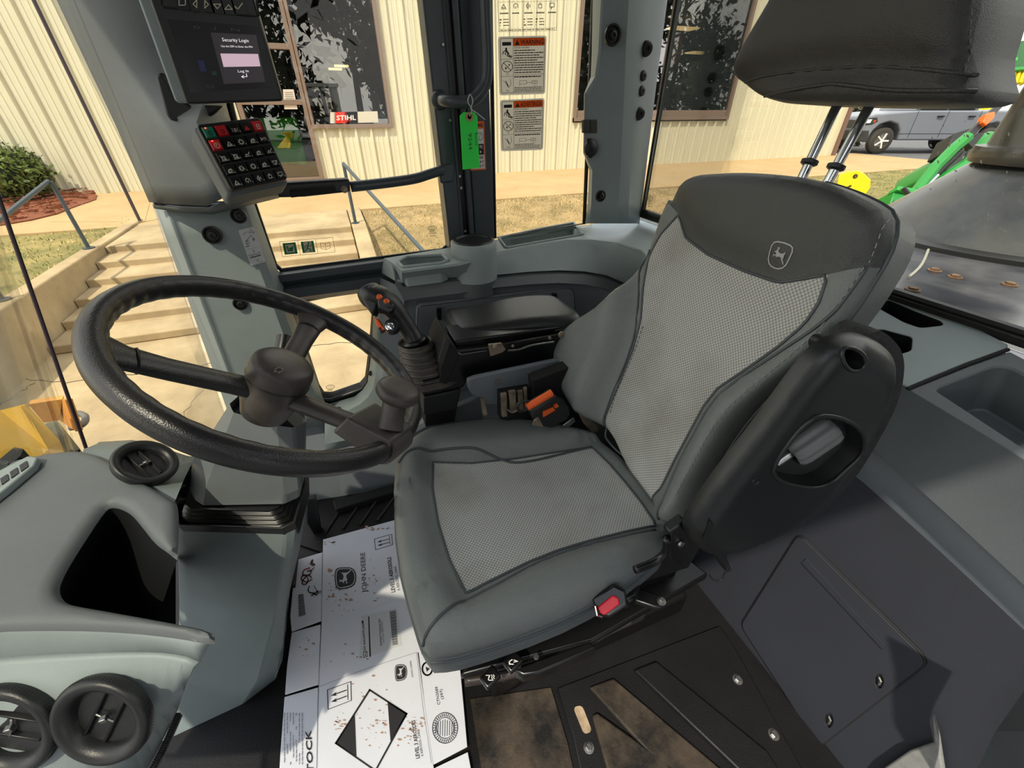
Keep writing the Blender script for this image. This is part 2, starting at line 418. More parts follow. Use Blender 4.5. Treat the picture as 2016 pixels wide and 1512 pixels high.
# ================================================================ OUTSIDE
ZB,ZG=-.35,-.85                      # walkway level at the building, yard level
VB=PZ(900,344,ZB).y
CONC=mat('concrete',rgb(166,140,100),.85,nscale=1.3,col2=rgb(180,155,114),bump=.5,bscale=60)
CONC2=mat('concrete_stained',rgb(146,128,98),.9,nscale=2.2,col2=rgb(180,161,126),bump=.6,bscale=40)
SIDE=mat('cream_siding',rgb(206,202,178),.45,nscale=.8,namt=.03)
BROWN=mat('bronze_frame',rgb(122,104,92),.5)
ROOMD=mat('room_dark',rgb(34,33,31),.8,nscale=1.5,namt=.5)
GRASS=mat('lawn',rgb(112,98,62),.95,nscale=2.2,col2=rgb(166,142,102),bump=1,bscale=90)
STRAW=mat('pine_straw',rgb(98,50,32),.9,nscale=45,col2=rgb(150,92,62),bump=1,bscale=120)
RAIL=mat('rail_paint',rgb(62,72,80),.45)
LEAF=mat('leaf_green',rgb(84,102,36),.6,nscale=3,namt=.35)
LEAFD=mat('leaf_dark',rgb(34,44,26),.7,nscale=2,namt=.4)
BARK=mat('bark',rgb(70,62,54),.9,nscale=8,namt=.4)
ASPH=mat('asphalt',rgb(92,93,98),.9,nscale=6,namt=.12,bump=.5,bscale=90)
YEL=mat('machine_yellow',rgb(226,176,24),.45,nscale=4,namt=.12)
YBR=mat('bright_yellow',rgb(228,206,20),.5)
GRN=mat('tractor_green',rgb(30,132,50),.35)
SILVP=mat('truck_silver',rgb(128,134,146),.3,.35)
TIRE=mat('tyre',rgb(48,45,42),.85)
SHOP=glass('shop_glass',(.8,.8,.78,1),4.0)
YG=mat('light_panel',rgb(255,240,200),.5,emit=(rgb(255,222,160),1.1))

# ---- ground and paving (the setting)
m=M(); m.use(CONC2)
m.box((0,17.9,ZG-.2),(60,32,.4)); g=m.build('floor_yard',None,None,kind='structure')
M().use(ASPH).box((0,-14.1,ZG-.2),(60,32,.4)).build('floor_unseen_dark',None,None,kind='structure')  # unseen dark ground behind the camera, added to cut warm bounce into the cab
lot=M().use(ASPH).box((36,20,ZB-.16),(36,60,.3)).build('floor_parking_lot',None,None,kind='structure')
vw=PZ(1067,385,ZB).y
w=M().use(CONC); w.box((1,(vw+VB)/2+.2,ZB-.25),(34.2,VB-vw+.4,.5)); w.build('floor_walkway',None,None,kind='structure',bev=.01)
CRK=mat('crack_dark',rgb(70,62,52),.95)
for L in ([(52,746),(110,752),(200,744),(330,728),(440,712)],[(0,798),(40,772),(70,752)],[(438,712),(428,740),(392,775),(352,830),(330,880)],[(590,684),(660,676),(730,668)]):
    q=[PZ(x,y,ZG+.001) for x,y in L]; q=spline(q,6); q=[p+V3((random.gauss(0,.012),random.gauss(0,.012),0)) for p in q]
    m=M().use(CRK); m.loft([[p+V3((0,.006,0)) for p in q],[p-V3((0,.006,0)) for p in q]]); m.build('trim_%d'%(6+len(L)+int(L[0][0])),None,None,kind='structure')
# ---- concrete stairs
uc=PZ(205,486,ZB).x; ur=PZ(690,440,ZB).x; v0=PZ(205,486,ZB).y; v1=PZ(52,742,ZG).y
st=M().use(CONC2); N=6
pr=[(v0,ZB)]
for i in range(N):
    va=v0+(v1-v0)*i/N; vb=v0+(v1-v0)*(i+1)/N; zb=ZB+(ZG-ZB)*(i+1)/N
    pr+= [(va,zb),(vb,zb)] if i<N-1 else [(va,zb)]
pr+=[(vw+.02,ZG),(vw+.02,ZB)]
st.prism([(uc,a,b) for a,b in pr],(ur-uc,0,0)); ss=st.build('concrete_steps',None,None,bev=.012)
tag(ss,'worn sand-coloured concrete steps climbing from the yard to the walkway','steps')
zc=PZ(275,430,ZB).z+.03
ck=M().use(CONC2); ct=PZ(283,430,zc).y
ck.prism([(uc-.16,ct,ZG-.05),(uc-.16,ct,zc),(uc-.16,1.6,zc),(uc-.16,1.6,ZG-.05)],(.155,0,0)); o=ck.build('retaining_wall',None,None,bev=.015)
tag(o,'low stained concrete retaining wall holding back the lawn left of the steps','wall')
rc=M().use(CONC2)
rc.prism([(ur+.01,vw-.02,ZG-.05),(ur+.01,vw-.02,ZB+.03),(ur+.01,PZ(690,440,ZB+.03).y,ZB+.03),(ur+.01,v1-.5,ZG+.12),(ur+.01,v1-.5,ZG-.05)],(.2,0,0)); o=rc.build('retaining_wall',None,None,bev=.015)
tag(o,'sloping concrete kerb wall along the right edge of the steps','wall')
# ---- lawns: gentle heightfields
def lawn(name,u0,u1,va,vb,fz,label,nb,seed,dens):
    m=M(); nx,ny=40,16; rnd=random.Random(seed)
    L=[[V3((u0+(u1-u0)*i/nx,va+(vb-va)*j/ny,fz(u0+(u1-u0)*i/nx,va+(vb-va)*j/ny)+.012*rnd.random())) for i in range(nx+1)] for j in range(ny+1)]
    m.use(mat('lawn_green',rgb(92,92,48),.95,nscale=2.2,col2=rgb(150,134,84),bump=1,bscale=90) if dens<.5 else GRASS).loft(L)
    gm=mat('grass_blade_dry',rgb(190,166,118),.9); gg=mat('grass_blade_green',rgb(120,128,62),.9)
    for k in range(nb):
        u=u0+(u1-u0)*rnd.random(); v=va+(vb-va)*rnd.random(); z=fz(u,v); a=rnd.random()*6.28; h=.02+.03*rnd.random(); wd=.008
        m.use(gg if math.sin(u*1.9+seed)+math.sin(v*2.3)+rnd.gauss(0,.8)>dens else gm)
        dx,dy=math.cos(a)*wd,math.sin(a)*wd; lx,ly=rnd.gauss(0,.02),rnd.gauss(0,.02)
        m.add([(u-dx,v-dy,z),(u+dx,v+dy,z),(u+lx,v+ly,z+h)],[(0,1,2)])
    o=m.build(name,None,None,smooth=180); return tag(o,label,'lawn',kind='stuff')
lawn('lawn',uc-9,uc-.16,2,PZ(150,432,ZB).y,lambda u,v: zc-.05+.02*math.sin(u*2),'patchy green and straw lawn above the low retaining wall on the left',11000,3,-.2)
def slope(u,v):
    t=max(0,min(1,(vw-v)/2.6)); k=1-max(0,min(1,(u-5.5)/4)); return ZB-.03-k*(ZB-ZG-.02)*t*t*(3-2*t)+.015*math.sin(u*3+v*2)
lawn('lawn',ur+.24,9,vw-3.2,vw-.01,slope,'dry tan grass bank falling from the walkway right of the steps',14000,5,1.6)
lawn('lawn',9.02,17.5,vw-6.5,vw-.01,slope,'greener strip of lawn along the far walkway behind the cab',9000,8,-.6)
# pine straw bed
sm=M().use(STRAW); rnd=random.Random(4); c=PZ(95,415,ZB)
pts=[PZ(x,y,ZB+.02) for x,y in [(-160,470),(-60,452),(60,432),(110,420),(150,405),(188,392),(190,383),(150,376),(-160,376)]]
sm.prism(pts,(0,0,-.05))
for k in range(2600):
    u=min(p.x for p in pts)+rnd.random()*(max(p.x for p in pts)-min(p.x for p in pts)); v=min(p.y for p in pts)+rnd.random()*(max(p.y for p in pts)-min(p.y for p in pts))
    if not inside(u,v,pts): continue
    a=rnd.random()*3.14; l=.06+.09*rnd.random(); z=ZB+.03+rnd.random()*.09
    sm.add([(u-l*math.cos(a),v-l*math.sin(a),z),(u+l*math.cos(a),v+l*math.sin(a),z+rnd.gauss(0,.02)),(u+l*math.cos(a)+.006,v+l*math.sin(a)+.008,z+.006)],[(0,1,2)])
o=sm.build('pine_straw',None,None); tag(o,'reddish brown pine straw mulch spread under the bush','mulch',kind='stuff')
# walkway spur behind the left lawn
o=M().use(CONC).prism([PZ(x,y,ZB+.005) for x,y in [(100,436),(285,436),(300,378),(188,383),(150,405)]],(0,0,-.1)).build('floor_path',None,None,kind='structure')
# bush
b=thing('bush','rounded clipped green bush on pine straw against the building',"bush",PZ(20,420,ZB))
cc=PZ(15,395,ZB)+V3((0,.1,.42))
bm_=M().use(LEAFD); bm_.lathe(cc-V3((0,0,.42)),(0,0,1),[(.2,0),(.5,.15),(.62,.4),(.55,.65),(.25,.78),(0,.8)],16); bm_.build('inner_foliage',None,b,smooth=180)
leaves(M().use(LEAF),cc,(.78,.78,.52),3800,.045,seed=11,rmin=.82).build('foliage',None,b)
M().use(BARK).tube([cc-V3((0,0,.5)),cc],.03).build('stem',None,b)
# ---- handrails
def rail(lbl,pts,posts,r=.022):
    t=thing('handrail',lbl,'handrail',posts[0][0])
    M().use(RAIL).tube(pts,r,8,ref=None).build('top_rail',None,t,smooth=40)
    for a,b_ in posts:
        M().use(RAIL).tube([a,b_],r,8).build('post',None,t,smooth=40)
        M().use(RAIL).lathe(a,(0,0,1),[(.06,0),(.06,.012),(.02,.014)],12).build('foot_plate',None,t)
zt=zc
pA=PZ(175,489,zt); hA=PV(95,357,pA.y); pB=V3((pA.x,pA.y-2.0,zt)); 
eB=PV(0,432,2.2) if False else hA+ (V3((0,-1.6,-.0)))
q=PU(0,432,hA.x)
rail('dark steel handrail standing on the left retaining wall beside the steps',[hA,hA.lerp(q,1.0),q+(q-hA)*.6],[(pA,V3((pA.x,pA.y,hA.z))),(V3((q.x,(q+(q-hA)*.55).y,zt)),q+(q-hA)*.55)])
pC=PZ(700,440,ZB+.02); hC=V3((pC.x,pC.y,PV(677,322,pC.y).z)); hD=PV(838,500,v1); e=hC+(hD-hC)*1.1
rail('dark steel handrail sloping down beside the right edge of the steps',[hC,e],[(pC,hC),(V3((pC.x,e.y,ZG)),e)])
# slender post at the retaining wall end
pp=PZ(275,434,zt); o=M().use(mat('post_dark',rgb(58,48,56),.5)).tube([pp,pp+V3((0,0,4.2))],.022,8).build('porch_post',None,None)
tag(o,'slender dark post rising from the inner end of the left retaining wall','post')
# ================================================================ BUILDING
B=thing('dealership_building','long cream metal-sided building with large shop windows beyond the walkway','building',(4,VB,ZB))
def fx(x,y): return PV(x,y,VB)
cu=PZ(1626,305,ZB).x
uW=[(-1.55,fx(773,248).x,2.95*1,ZB+.02)]   # storefront
zs=fx(690,247).z; wA0=fx(612,246).x; wA1=fx(773,248).x; wB0=fx(1127,238).x; wB1=fx(1430,236).x; dL=wA0-1.28; TOP=4.2; WT=3.9
def ribs(u0,u1,z0,z1,mm):
    if z1-z0<.01: return
    p=[]; u=math.floor(u0/.33)*.33
    while u<u1+.4:
        for du,dv in ((0,0),(.018,-.05),(.058,-.05),(.076,0),(.14,0),(.15,-.008),(.17,-.008),(.18,0),(.24,0),(.25,-.008),(.27,-.008),(.28,0)):
            if u0<=u+du<=u1: p.append((u+du,VB+dv))
        u+=.33
    p=[(u0,VB)]+p+[(u1,VB)]
    mm.loft([[V3((a,b,z0)) for a,b in p],[V3((a,b,z1)) for a,b in p]])
s=M().use(SIDE)
ribs(-16,dL-.02,ZB,TOP,s); ribs(wA0,wA1,ZB,zs,s); ribs(wA1,wB0,ZB,TOP,s); ribs(wB0,wB1,ZB,zs,s); ribs(wB1,cu,ZB,TOP,s); ribs(dL-.02,wA1,WT,TOP,s); ribs(wB0,wB1,WT,TOP,s)
s.build('siding',None,B)
M().use(SIDE).box(((cu-16)/2,VB+6.5,TOP+.1),(cu+16,12.9,.2)).build('roof_edge',None,B)
M().use(mat('corner_trim',rgb(112,84,76),.6)).box((cu+.06,VB-.02,(ZB+TOP)/2),(.16,.12,TOP-ZB)).build('corner_trim',None,B)
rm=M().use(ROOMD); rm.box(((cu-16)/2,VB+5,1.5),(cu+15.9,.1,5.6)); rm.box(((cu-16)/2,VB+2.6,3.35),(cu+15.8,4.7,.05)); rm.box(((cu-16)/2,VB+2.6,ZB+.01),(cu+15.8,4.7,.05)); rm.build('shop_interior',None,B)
M().use(SIDE).box((cu-.03,VB+6.5,1.9),(.06,12.8,4.5)).build('end_wall',None,B)
# window frames + panes
def window(name,u0,u1,z0,z1,fw=.075,muls=(),rails=()):
    f=M().use(BROWN)
    for a,b in ((u0,z0),(u0,z1-fw)): f.box(((u0+u1)/2,VB-.01,b+fw/2),(u1-u0,.14,fw))
    for u in (u0+fw/2,u1-fw/2)+tuple(muls): f.box((u,VB-.012,(z0+z1)/2),(fw,.135,z1-z0))
    for z,a,b in rails: f.box(((a+b)/2,VB-.011,z),(b-a,.13,fw))
    fo=f.build(name,None,B,bev=.004)
    M().use(SHOP).box(((u0+u1)/2,VB+.02,(z0+z1)/2),(u1-u0-.03,.012,z1-z0-.03)).build('pane',None,fo)
    return fo
window('window',wA0,wA1,zs-.05,WT); window('window',wB0,wB1,fx(1350,236).z,WT,muls=(wB0+(wB1-wB0)*.52,))
zh=fx(560,92).z
M().use(BROWN).box(((wB0+wB1)/2,VB-.01,zs+.15),(wB1-wB0-.1,.05,.22)).build('window_ledge',None,B)
window('door',dL,wA0+.02,ZB+.02,WT,.09,rails=((zh,dL,wA0),(zs+.42,dL,wA0)))
# things seen in the shop window
def sign(name,px,vv,label,fn,W=1,Hh=1,cat='sign',th=.01):
    c=[PV(x,y,vv) for x,y in px]; m=M().use(GREYP); m.prism(c,(0,th,0)); q=Quad(c,W,Hh,n=(0,-1,0),eps=.003,mm=m); fn(q); o=q.build(name); return tag(o,label,cat)
def f1(q):
    q.m(mat('sign_cream',rgb(196,190,176),.6)).rect(.3,0,1,1).rect(0,0,.08,1)
    q.m(mat('sign_red',rgb(214,38,26),.5)).rect(.10,0,.57,1); q.m(WHT,2).text('STIHL',.13,.28,.42,.40,bold=True)
sign('shop_sign',[(650,243),(745,241),(743,219),(650,221)],VB-.03,'cream sill sign with white letters on red, standing in the left shop window',f1)
sign('notice_paper',[(560,215),(586,215),(578,176),(557,176)],VB-.05,'white paper notice taped on the shop door glass',lambda q:(q.m(mat('paper',rgb(206,192,178),.7)).rect(0,0,1,1),q.m(GREYP,2).micro(.15,.2,.85,.9,7,seed=2)))
def f3(q): q.m(mat('sign_redd',rgb(150,30,30),.5)).rect(0,0,1,1).m(WHT,2).text('STIHL',.15,.35,.3,.7,bold=True)
sign('shop_sign',[(1305,125),(1340,125),(1345,70),(1310,70)],VB+1.2,'dim red lettered sign deep inside the right shop window',f3)
gp=thing('green_display_cart','bright green display box standing behind the glass shop door','display box',PV(560,325,VB+.6))
q0,q1=PV(516,318,VB+.6),PV(606,325,VB+.6); q2,q3=PV(582,232,VB+.6),PV(512,232,VB+.6)
GD=mat('display_green',rgb(70,235,50),.5)
M().use(GD).prism([q0,q1,q2,q3],(0,.5,0)).build('body',None,gp,bev=.01)
M().use(mat('display_green_dark',rgb(30,120,28),.5)).prism([q0.lerp(q3,.48)+V3((0,-.01,0)),q1.lerp(q2,.48)+V3((0,-.01,0)),q1.lerp(q2,.52)+V3((0,-.01,0)),q0.lerp(q3,.52)+V3((0,-.01,0))],(0,.02,0)).build('shelf',None,gp)
for i,(a,b_,cx,cy,ww,hh) in enumerate([(1365,150,0,0,14,60),(1410,195,0,0,12,80),(1352,185,0,0,22,60)]):
    o=sign('display_card',[(a-ww,b_+hh/2),(a+ww,b_+hh/2),(a+ww+6,b_-hh/2),(a-ww+6,b_-hh/2)],VB+.9+.2*i,['narrow tan poster card leaning inside the right shop window','tall green and orange product card at the right edge of the right shop window','pale product card low inside the right shop window'][i],
     lambda q,i=i:(q.m([mat('card_tan',rgb(170,150,120),.7),mat('card_green',rgb(84,120,60),.7),mat('card_pale',rgb(190,186,176),.7)][i]).rect(0,0,1,1),q.m([GREYP,ORGP,BLKP][i],2).rect(.2,.6,.8,.85).micro(.15,.1,.85,.5,4,seed=i)),cat='card')
for i,(x,y) in enumerate([(1365,20),(1345,56),(1378,104),(672,130),(660,136)]):
    vv=VB+1.6+.9*(i%3); c=PV(x,y,vv); k=1.0 if i<3 else .35
    o=M().use(YG).box(c,(.9*k,.5*k,.04)).build('ceiling_light'); tag(o,['warm ceiling light panel nearest the glass in the right shop window','second warm ceiling light panel below the nearest in the right shop window','faint lowest ceiling light panel in the right shop window','small upper warm ceiling light seen in the left shop window','small lower warm ceiling light seen in the left shop window'][i],'ceiling light')
# ================================================================ TREES (behind the viewer, mirrored in the shop glass; and far right)
def tree(lbl,x,y,z,h,r,seed,n=2600,ls=.22,nm='tree'):
    t=thing(nm,lbl,'tree',(x,y,z),'trees around the lot'); rnd=random.Random(seed)
    tr=M().use(BARK); top=V3((x+rnd.gauss(0,.3),y,z+h*.75)); tr.tube([(x,y,z),(x+.1,y,z+h*.4),top],[.22,.16,.06],8)
    fo=M().use(LEAFD)
    for k in range(7):
        a=rnd.random()*6.28; rr=r*(.25+.4*rnd.random()); c=V3((x+math.cos(a)*rr,y+math.sin(a)*rr,z+h*(.16+.74*rnd.random())))
        tr.tube([(x+.05,y,z+h*(.3+.05*k)),c],[.07,.02],6); leaves(fo,c,(r*.55,r*.55,h*.19),n//7,ls,seed=seed*10+k,rmin=.35)
    tr.build('trunk',None,t); fo.build('foliage',None,t)
for i,(x,y,h,r) in enumerate([(-9,-9,9,3.2),(-3.5,-12,12,4),(2.5,-10,8,3.4),(7.5,-13,10,3.6),(13,-11,8,3.6),(20,-13,10,4),(28,-12,10,4)]):
    tree('tree behind the machine, mirrored darkly in the shop windows',x,y,ZG,h*1.35,r*1.3,20+i,n=6000,ls=.3)
for i,(x,y,h,r) in enumerate([(52,4,8,3.4),(56,10,11,4.2),(60,17,8,4),(50,-2,9,4),(64,24,9,4)]):
    tree('leafy tree on the far side of the parking lot, top right',x,y,ZB,h,r,40+i,n=1800,ls=.3)
# ================================================================ PICKUP TRUCK
T0=PZ(1725,303,ZB)
T=thing('pickup_truck','silver four-door pickup truck parked beyond the building corner','truck',T0)
# local: a along the truck (to the right in view, slightly nearer), lateral b away
rw=PZ(1928,303,ZB); ax=(rw-T0); L=ax.length; ax.normalize(); ax=V3((ax.x,ax.y,0)).normalized(); bx=V3((-ax.y,ax.x,0)) 
S=L/3.7
def tw(a,b,z): return T0+ax*(a*S)+bx*(b*S)+V3((0,0,z*S))
def side(prof,b0,b1,mt,name,par,bev=.03): return M().use(mt).prism([tw(a,b0,z) for a,z in prof],bx*((b1-b0)*S)).build(name,None,par,bev=bev,seg=3)
body=[(-.95,.42),(-.92,.95),(-.85,1.12),(-.55,1.2),(.55,1.28),(.9,1.3),(4.9,1.3),(4.95,.6),(4.9,.5),(4.15,.5),(4.1,.75),(3.95,.9),(3.7,.96),(3.45,.9),(3.3,.75),(3.25,.42),(.52,.42),(.47,.72),(.3,.9),(0,.98),(-.3,.9),(-.46,.72),(-.52,.45)]
side(body,0,1.95,SILVP,'body',T,.05)
cab=[(.75,1.29),(1.25,1.86),(1.5,1.93),(2.75,1.93),(3.0,1.29)]
side(cab,.12,1.83,SILVP,'cab_roof',T,.05)
side([(.95,1.31),(1.33,1.78),(1.85,1.84),(1.85,1.31)],.095,.2,mat('truck_glass',rgb(30,34,38),.1),'front_side_window',T,.01)
side([(1.95,1.31),(1.95,1.84),(2.6,1.84),(2.83,1.31)],.095,.2,MATS['truck_glass'],'rear_side_window',T,.01)
side([(-.98,.40),(-1.0,.72),(-.6,.72),(-.52,.5),(-.55,.36)],-.02,1.97,BK,'front_bumper',T,.03)
side([(-.96,.78),(-.93,1.02),(-.9,1.02),(-.93,.78)],.3,1.65,BKG,'grille',T,.01)
hl=side([(-.93,.86),(-.88,1.08),(-.5,1.1),(-.42,.98),(-.6,.88)],-.012,.3,BKG,'headlight',T,.02)
side([(-.86,.92),(-.84,1.04),(-.66,1.05),(-.68,.93)],-.025,.1,CHR,'reflector',hl,.01)
side([(-.6,.95),(-.58,1.02),(-.5,1.02),(-.52,.95)],-.024,.1,ORGP,'turn_lamp',hl,.01)
dl=M().use(BKM)
for a in (.85,1.9,3.02): dl.tube([tw(a,-.004,.5),tw(a-.02,-.004,1.28)],.006*S,6)
dl.tube([tw(.5,-.004,.62),tw(3.1,-.004,.62)],.006*S,6); dl.build('panel_gap',None,T)
for a in (1.65,2.72):
    M().use(BKG).box(tw(a,-.03,1.13),(.22*S,.05*S,.045*S),Matrix.Rotation(math.atan2(ax.y,ax.x),3,'Z')).build('door_handle',None,T,bev=.01)
for a in (0,3.7):
    for b in (.12,1.83):
        c=tw(a,b,.4); sg=-1 if b<1 else 1; wl=M().use(TIRE); wl.lathe(c,bx*sg,[(.0,-.12*S),(.36*S,-.12*S),(.4*S,-.09*S),(.4*S,.09*S),(.36*S,.12*S),(.25*S,.12*S)],32)
        wo=wl.build('wheel',None,T,smooth=40)
        rmm=M().use(mat('rim_silver',rgb(150,150,146),.4,.3)); rmm.lathe(c,bx*sg,[(.25*S,.12*S),(.24*S,.09*S),(.23*S,.06*S),(0,.05*S)],24)
        for k in range(5):
            w=2*math.pi*k/5; d=(ax*math.cos(w)+V3((0,0,1))*math.sin(w)); rmm.use(WHT).tube([c+bx*sg*.1*S+d*.05*S,c+bx*sg*.105*S+d*.235*S],.035*S,6)
        rmm.lathe(c+bx*sg*.1*S,bx*sg,[(.07*S,0),(.06*S,.02*S),(0,.025*S)],16); rmm.build('rim',None,wo)
# dark hedge between building corner and truck
H=thing('hedge','dark speckled shrub between the building corner and the pickup truck','hedge',PZ(1665,292,ZB)+V3((1.5,1.2,0)))
hc=PZ(1668,292,ZB)+V3((1.4,1.2,.75)); leaves(M().use(LEAFD),hc,(1.0,.9,.95),2200,.09,seed=77,rmin=.55).build('foliage',None,H); M().use(BARK).tube([hc-V3((0,0,.8)),hc],.05).build('stem',None,H)
# ================================================================ YELLOW WHEEL COVER, GREEN LOADER TRACTORS
yc=PZ(1680,400,-.30); yc=PD(1680,362,6.3)
y=thing('loader_bucket_plate','bright yellow notched steel plate on the grass behind the seat back','plate',(yc.x,yc.y,ZB-.1))
n_=(EYE-yc).normalized(); fy=Frame(yc,RT,V3((n_.x,n_.y,0)))
ol=[fy.px(a,b) for a,b in [(1646,372),(1652,345),(1668,338),(1690,336),(1702,343),(1714,355),(1713,370),(1700,388),(1670,386)]]
pl=plate(fy,ol,.05,'plate',YBR,y,bev=.006)
M().use(mat('slot_shadow',rgb(52,46,22),.7)).tube([fy.w(*fy.px(1658,374)[:2],.002),fy.w(*fy.px(1676,365)[:2],.002)],.012,8).build('slot',None,y)
M().use(MATS['slot_shadow']).lathe(fy.w(*fy.px(1684,347)[:2],.0),fy.n,[(.03,0),(.03,.006),(.018,.006),(.018,.0)],14).build('hole',None,y)
M().use(YBR).tube([fy.w(*fy.px(1682,380)[:2],-.03),V3((yc.x,yc.y+.1,ZB-.35))],.08).build('leg',None,y)
def px3(pts,d): return [PD(a,b,d) for a,b in pts]
G=thing('compact_tractor','green compact tractor with front loader and green bucket parked on the grass right','tractor',PD(1820,420,6.5)*1)
GD2=7.0
def slab(pts,d,th,mt,name,par,bev=.01):
    return M().use(mt).prism(px3(pts,d),FW*th).build(name,None,par,bev=bev)
slab([(1748,413),(1762,375),(1838,385),(1835,398),(1800,412)],5.6,.6,GRN,'bucket',G)
slab([(1766,374),(1770,366),(1840,376),(1840,388)],5.55,.15,mat('green_lit',rgb(40,150,60),.35),'bucket_lip',G)
M().use(BK).tube(spline(px3([(1778,370),(1792,388),(1793,400),(1780,412)],5.4),4),.03).build('hose',None,G)
M().use(GRN).tube(px3([(1803,378),(1840,330),(1878,292),(1905,270)],6.0),.075,8).build('loader_arm',None,G)
M().use(GRN).tube(px3([(1822,384),(1860,352),(1905,322),(1935,300)],6.0),.085,8).build('loader_arm',None,G)
M().use(BKG).tube(px3([(1815,378),(1850,338),(1890,300)],6.02),.045,8).build('cylinder',None,G)
M().use(CHR).tube(px3([(1822,370),(1846,345)],5.95),.025,8).build('piston_rod',None,G)
for i,(a,b) in enumerate([((1845,350),(1900,300)),((1855,345),(1910,296)),((1860,338),(1895,285))]):
    M().use(BK).tube(spline(px3([a,((a[0]+b[0])/2+6*i,(a[1]+b[1])/2+5),b],6.05),4),.022,6).build('hydraulic_hose',None,G)
slab([(1888,318),(1905,285),(1950,255),(1990,262),(1985,300),(1920,330)],6.4,1.2,GRN,'hood',G,.05)
slab([(1905,280),(1925,262),(1940,262),(1915,292)],6.3,.3,BK,'grille',G)
slab([(1860,300),(1880,262),(1915,250),(1920,275),(1890,310)],6.8,.3,BK,'axle',G)
for c,r in (((1985,330),.42),((1945,322),.38)):
    M().use(TIRE).lathe(PD(*c,6.9),(.5,-.8,0),[(0,-.13),(r*.8,-.13),(r,-.08),(r,.08),(r*.8,.13),(r*.5,.1),(0,.09)],24).build('wheel',None,G)
o=slab([(1935,240),(1944,222),(1960,219),(1958,232),(1942,247)],6.2,.12,mat('orange_lens',rgb(235,100,20),.3,emit=None),'warning_lamp',G,.01)
slab([(1905,262),(1955,214),(1975,195),(1980,205),(1915,270)],6.25,.08,BK,'guard_bar',G)
G2=thing('harvester_header','distant green and yellow farm machines with toothed header, far right','farm machine',PD(1960,230,30))
zf=26
for i in range(7):
    x=1962+i*9; slab([(x,162),(x+5,162),(x+13,140),(x+8,140)],zf,.3,YBR,'tooth',G2,0)
slab([(1958,142),(2040,134),(2045,128),(1962,136)],zf-.2,.3,GRN,'header_bar',G2)
slab([(1965,136),(2012,80),(2030,80),(2030,134)],zf+.6,1.5,mat('machine_green_dark',rgb(24,84,36),.4),'body',G2)
slab([(1962,130),(2004,118),(2004,112),(1966,124)],zf-.3,.2,mat('g3',rgb(60,150,60),.5),'guard',G2)
M().use(GRN).tube(px3([(1950,200),(1957,176),(1975,176),(1974,200)],zf),.25).build('frame_hoop',None,G2)
for a,b,r in ((1910,204,.40),(1952,203,.46)):
    yy=G2
    M().use(YBR).lathe(PD(a,b,19),EYE-PD(a,b,19),[(0,.02),(r*.5,.04),(r*.55,.1),(r*.95,.12),(r,.06),(r,-.1),(0,-.1)],24).build('wheel_disc',None,yy,smooth=40)
    M().use(BKM).lathe(PD(a,b,19),EYE-PD(a,b,19),[(.1,.04),(.1,.09),(0,.09)],12).build('wheel_hub',None,yy)
slab([(1905,225),(1950,222),(1950,214),(1905,217)],20,.5,YBR,'yellow_frame',G2)
# ================================================================ CAB SHELL
VG=1.2; ROOFZ=1.72
MATF=mat('floor_mat',rgb(13,13,15),.5,spec=.25,nscale=5,col2=rgb(21,20,20),bump=.4,bscale=300)
DUST=mat('floor_mat_dusty',rgb(15,15,15),.55,spec=.25,nscale=14,col2=rgb(70,60,49),bump=.5,bscale=200)
def ln(a,b,v,z):
    p,q=PV(*a,v),PV(*b,v); t=(z-p.z)/(q.z-p.z); return p+(q-p)*t
f=M().use(MATF); f.prism([(-1.0,-.32,0),(.74,-.32,0),(.74,1.22,0),(-.55,1.22,0),(-1.0,.9,0)],(0,0,-.06)); f.build('floor',None,None,kind='structure')
# mud-stained rear floor mat with raised bars
rmat=thing('rubber_floor_mat','black rubber floor mat with raised diagonal bars, dusted with tan dirt, behind the seat','floor mat',PZ(1300,1450,0))
plate(Frame((0,0,.010),(1,0,0),(0,0,1)),[PZ(x,y,.010) for x,y in [(1096,1356),(1418,1232),(1450,1278),(1640,1620),(1180,1700),(1128,1450)]],.009,'mat_base',MATF,rmat,bev=.003)
for i,pl_ in enumerate([[(1248,1318),(1292,1300),(1512,1478),(1570,1570),(1500,1560)],[(1160,1352),(1208,1334),(1440,1530),(1400,1600),(1330,1540)],[(1166,1408),(1176,1402),(1330,1512),(1420,1640),(1230,1640)]]):
    ob=M().use([MATF,DUST,DUST][i]).prism([PZ(x,y,.022) for x,y in pl_],(0,0,-.012)).build('raised_bar',None,rmat,bev=.004)
sl=M().use(mat('tan_dirt',rgb(150,130,104),.9,nscale=40,namt=.3)); sl.prism(rounded([PZ(x,y,.0115) for x,y in [(1128,1392),(1146,1388),(1166,1440),(1150,1446)]],.01),(0,0,-.004)); sl.build('slot',None,rmat)
bz=M().use(ZINC)
def bolt(x,y,z,r=.008,par=None,m_=None,n=(0,0,1),nm='bolt',h=.006,p=None):
    p=p or PZ(x,y,z); b=M().use(m_ or STEEL); b.lathe(p,n,[(r*1.5,-.002),(r*1.5,.001),(r*1.05,.0015)],16); b.lathe(p,n,[(r,0),(r,h),(r*.8,h+.001),(0,h+.001)],6); return b.build(nm,None,par,smooth=25)
for x,y in [(1159,1472),(1452,1338),(1523,1446)]: bolt(x,y,.0105,.007,rmat)
dm=M().use(DUST); dm.prism([PZ(x,y,.006) for x,y in [(925,1375),(1085,1352),(1118,1460),(1170,1700),(985,1700),(945,1500)]],(0,0,-.005)); o=dm.build('rubber_floor_mat',None,None,bev=.002)
tag(o,'dusty brown-streaked black mat section between the carton and the seat base','floor mat')
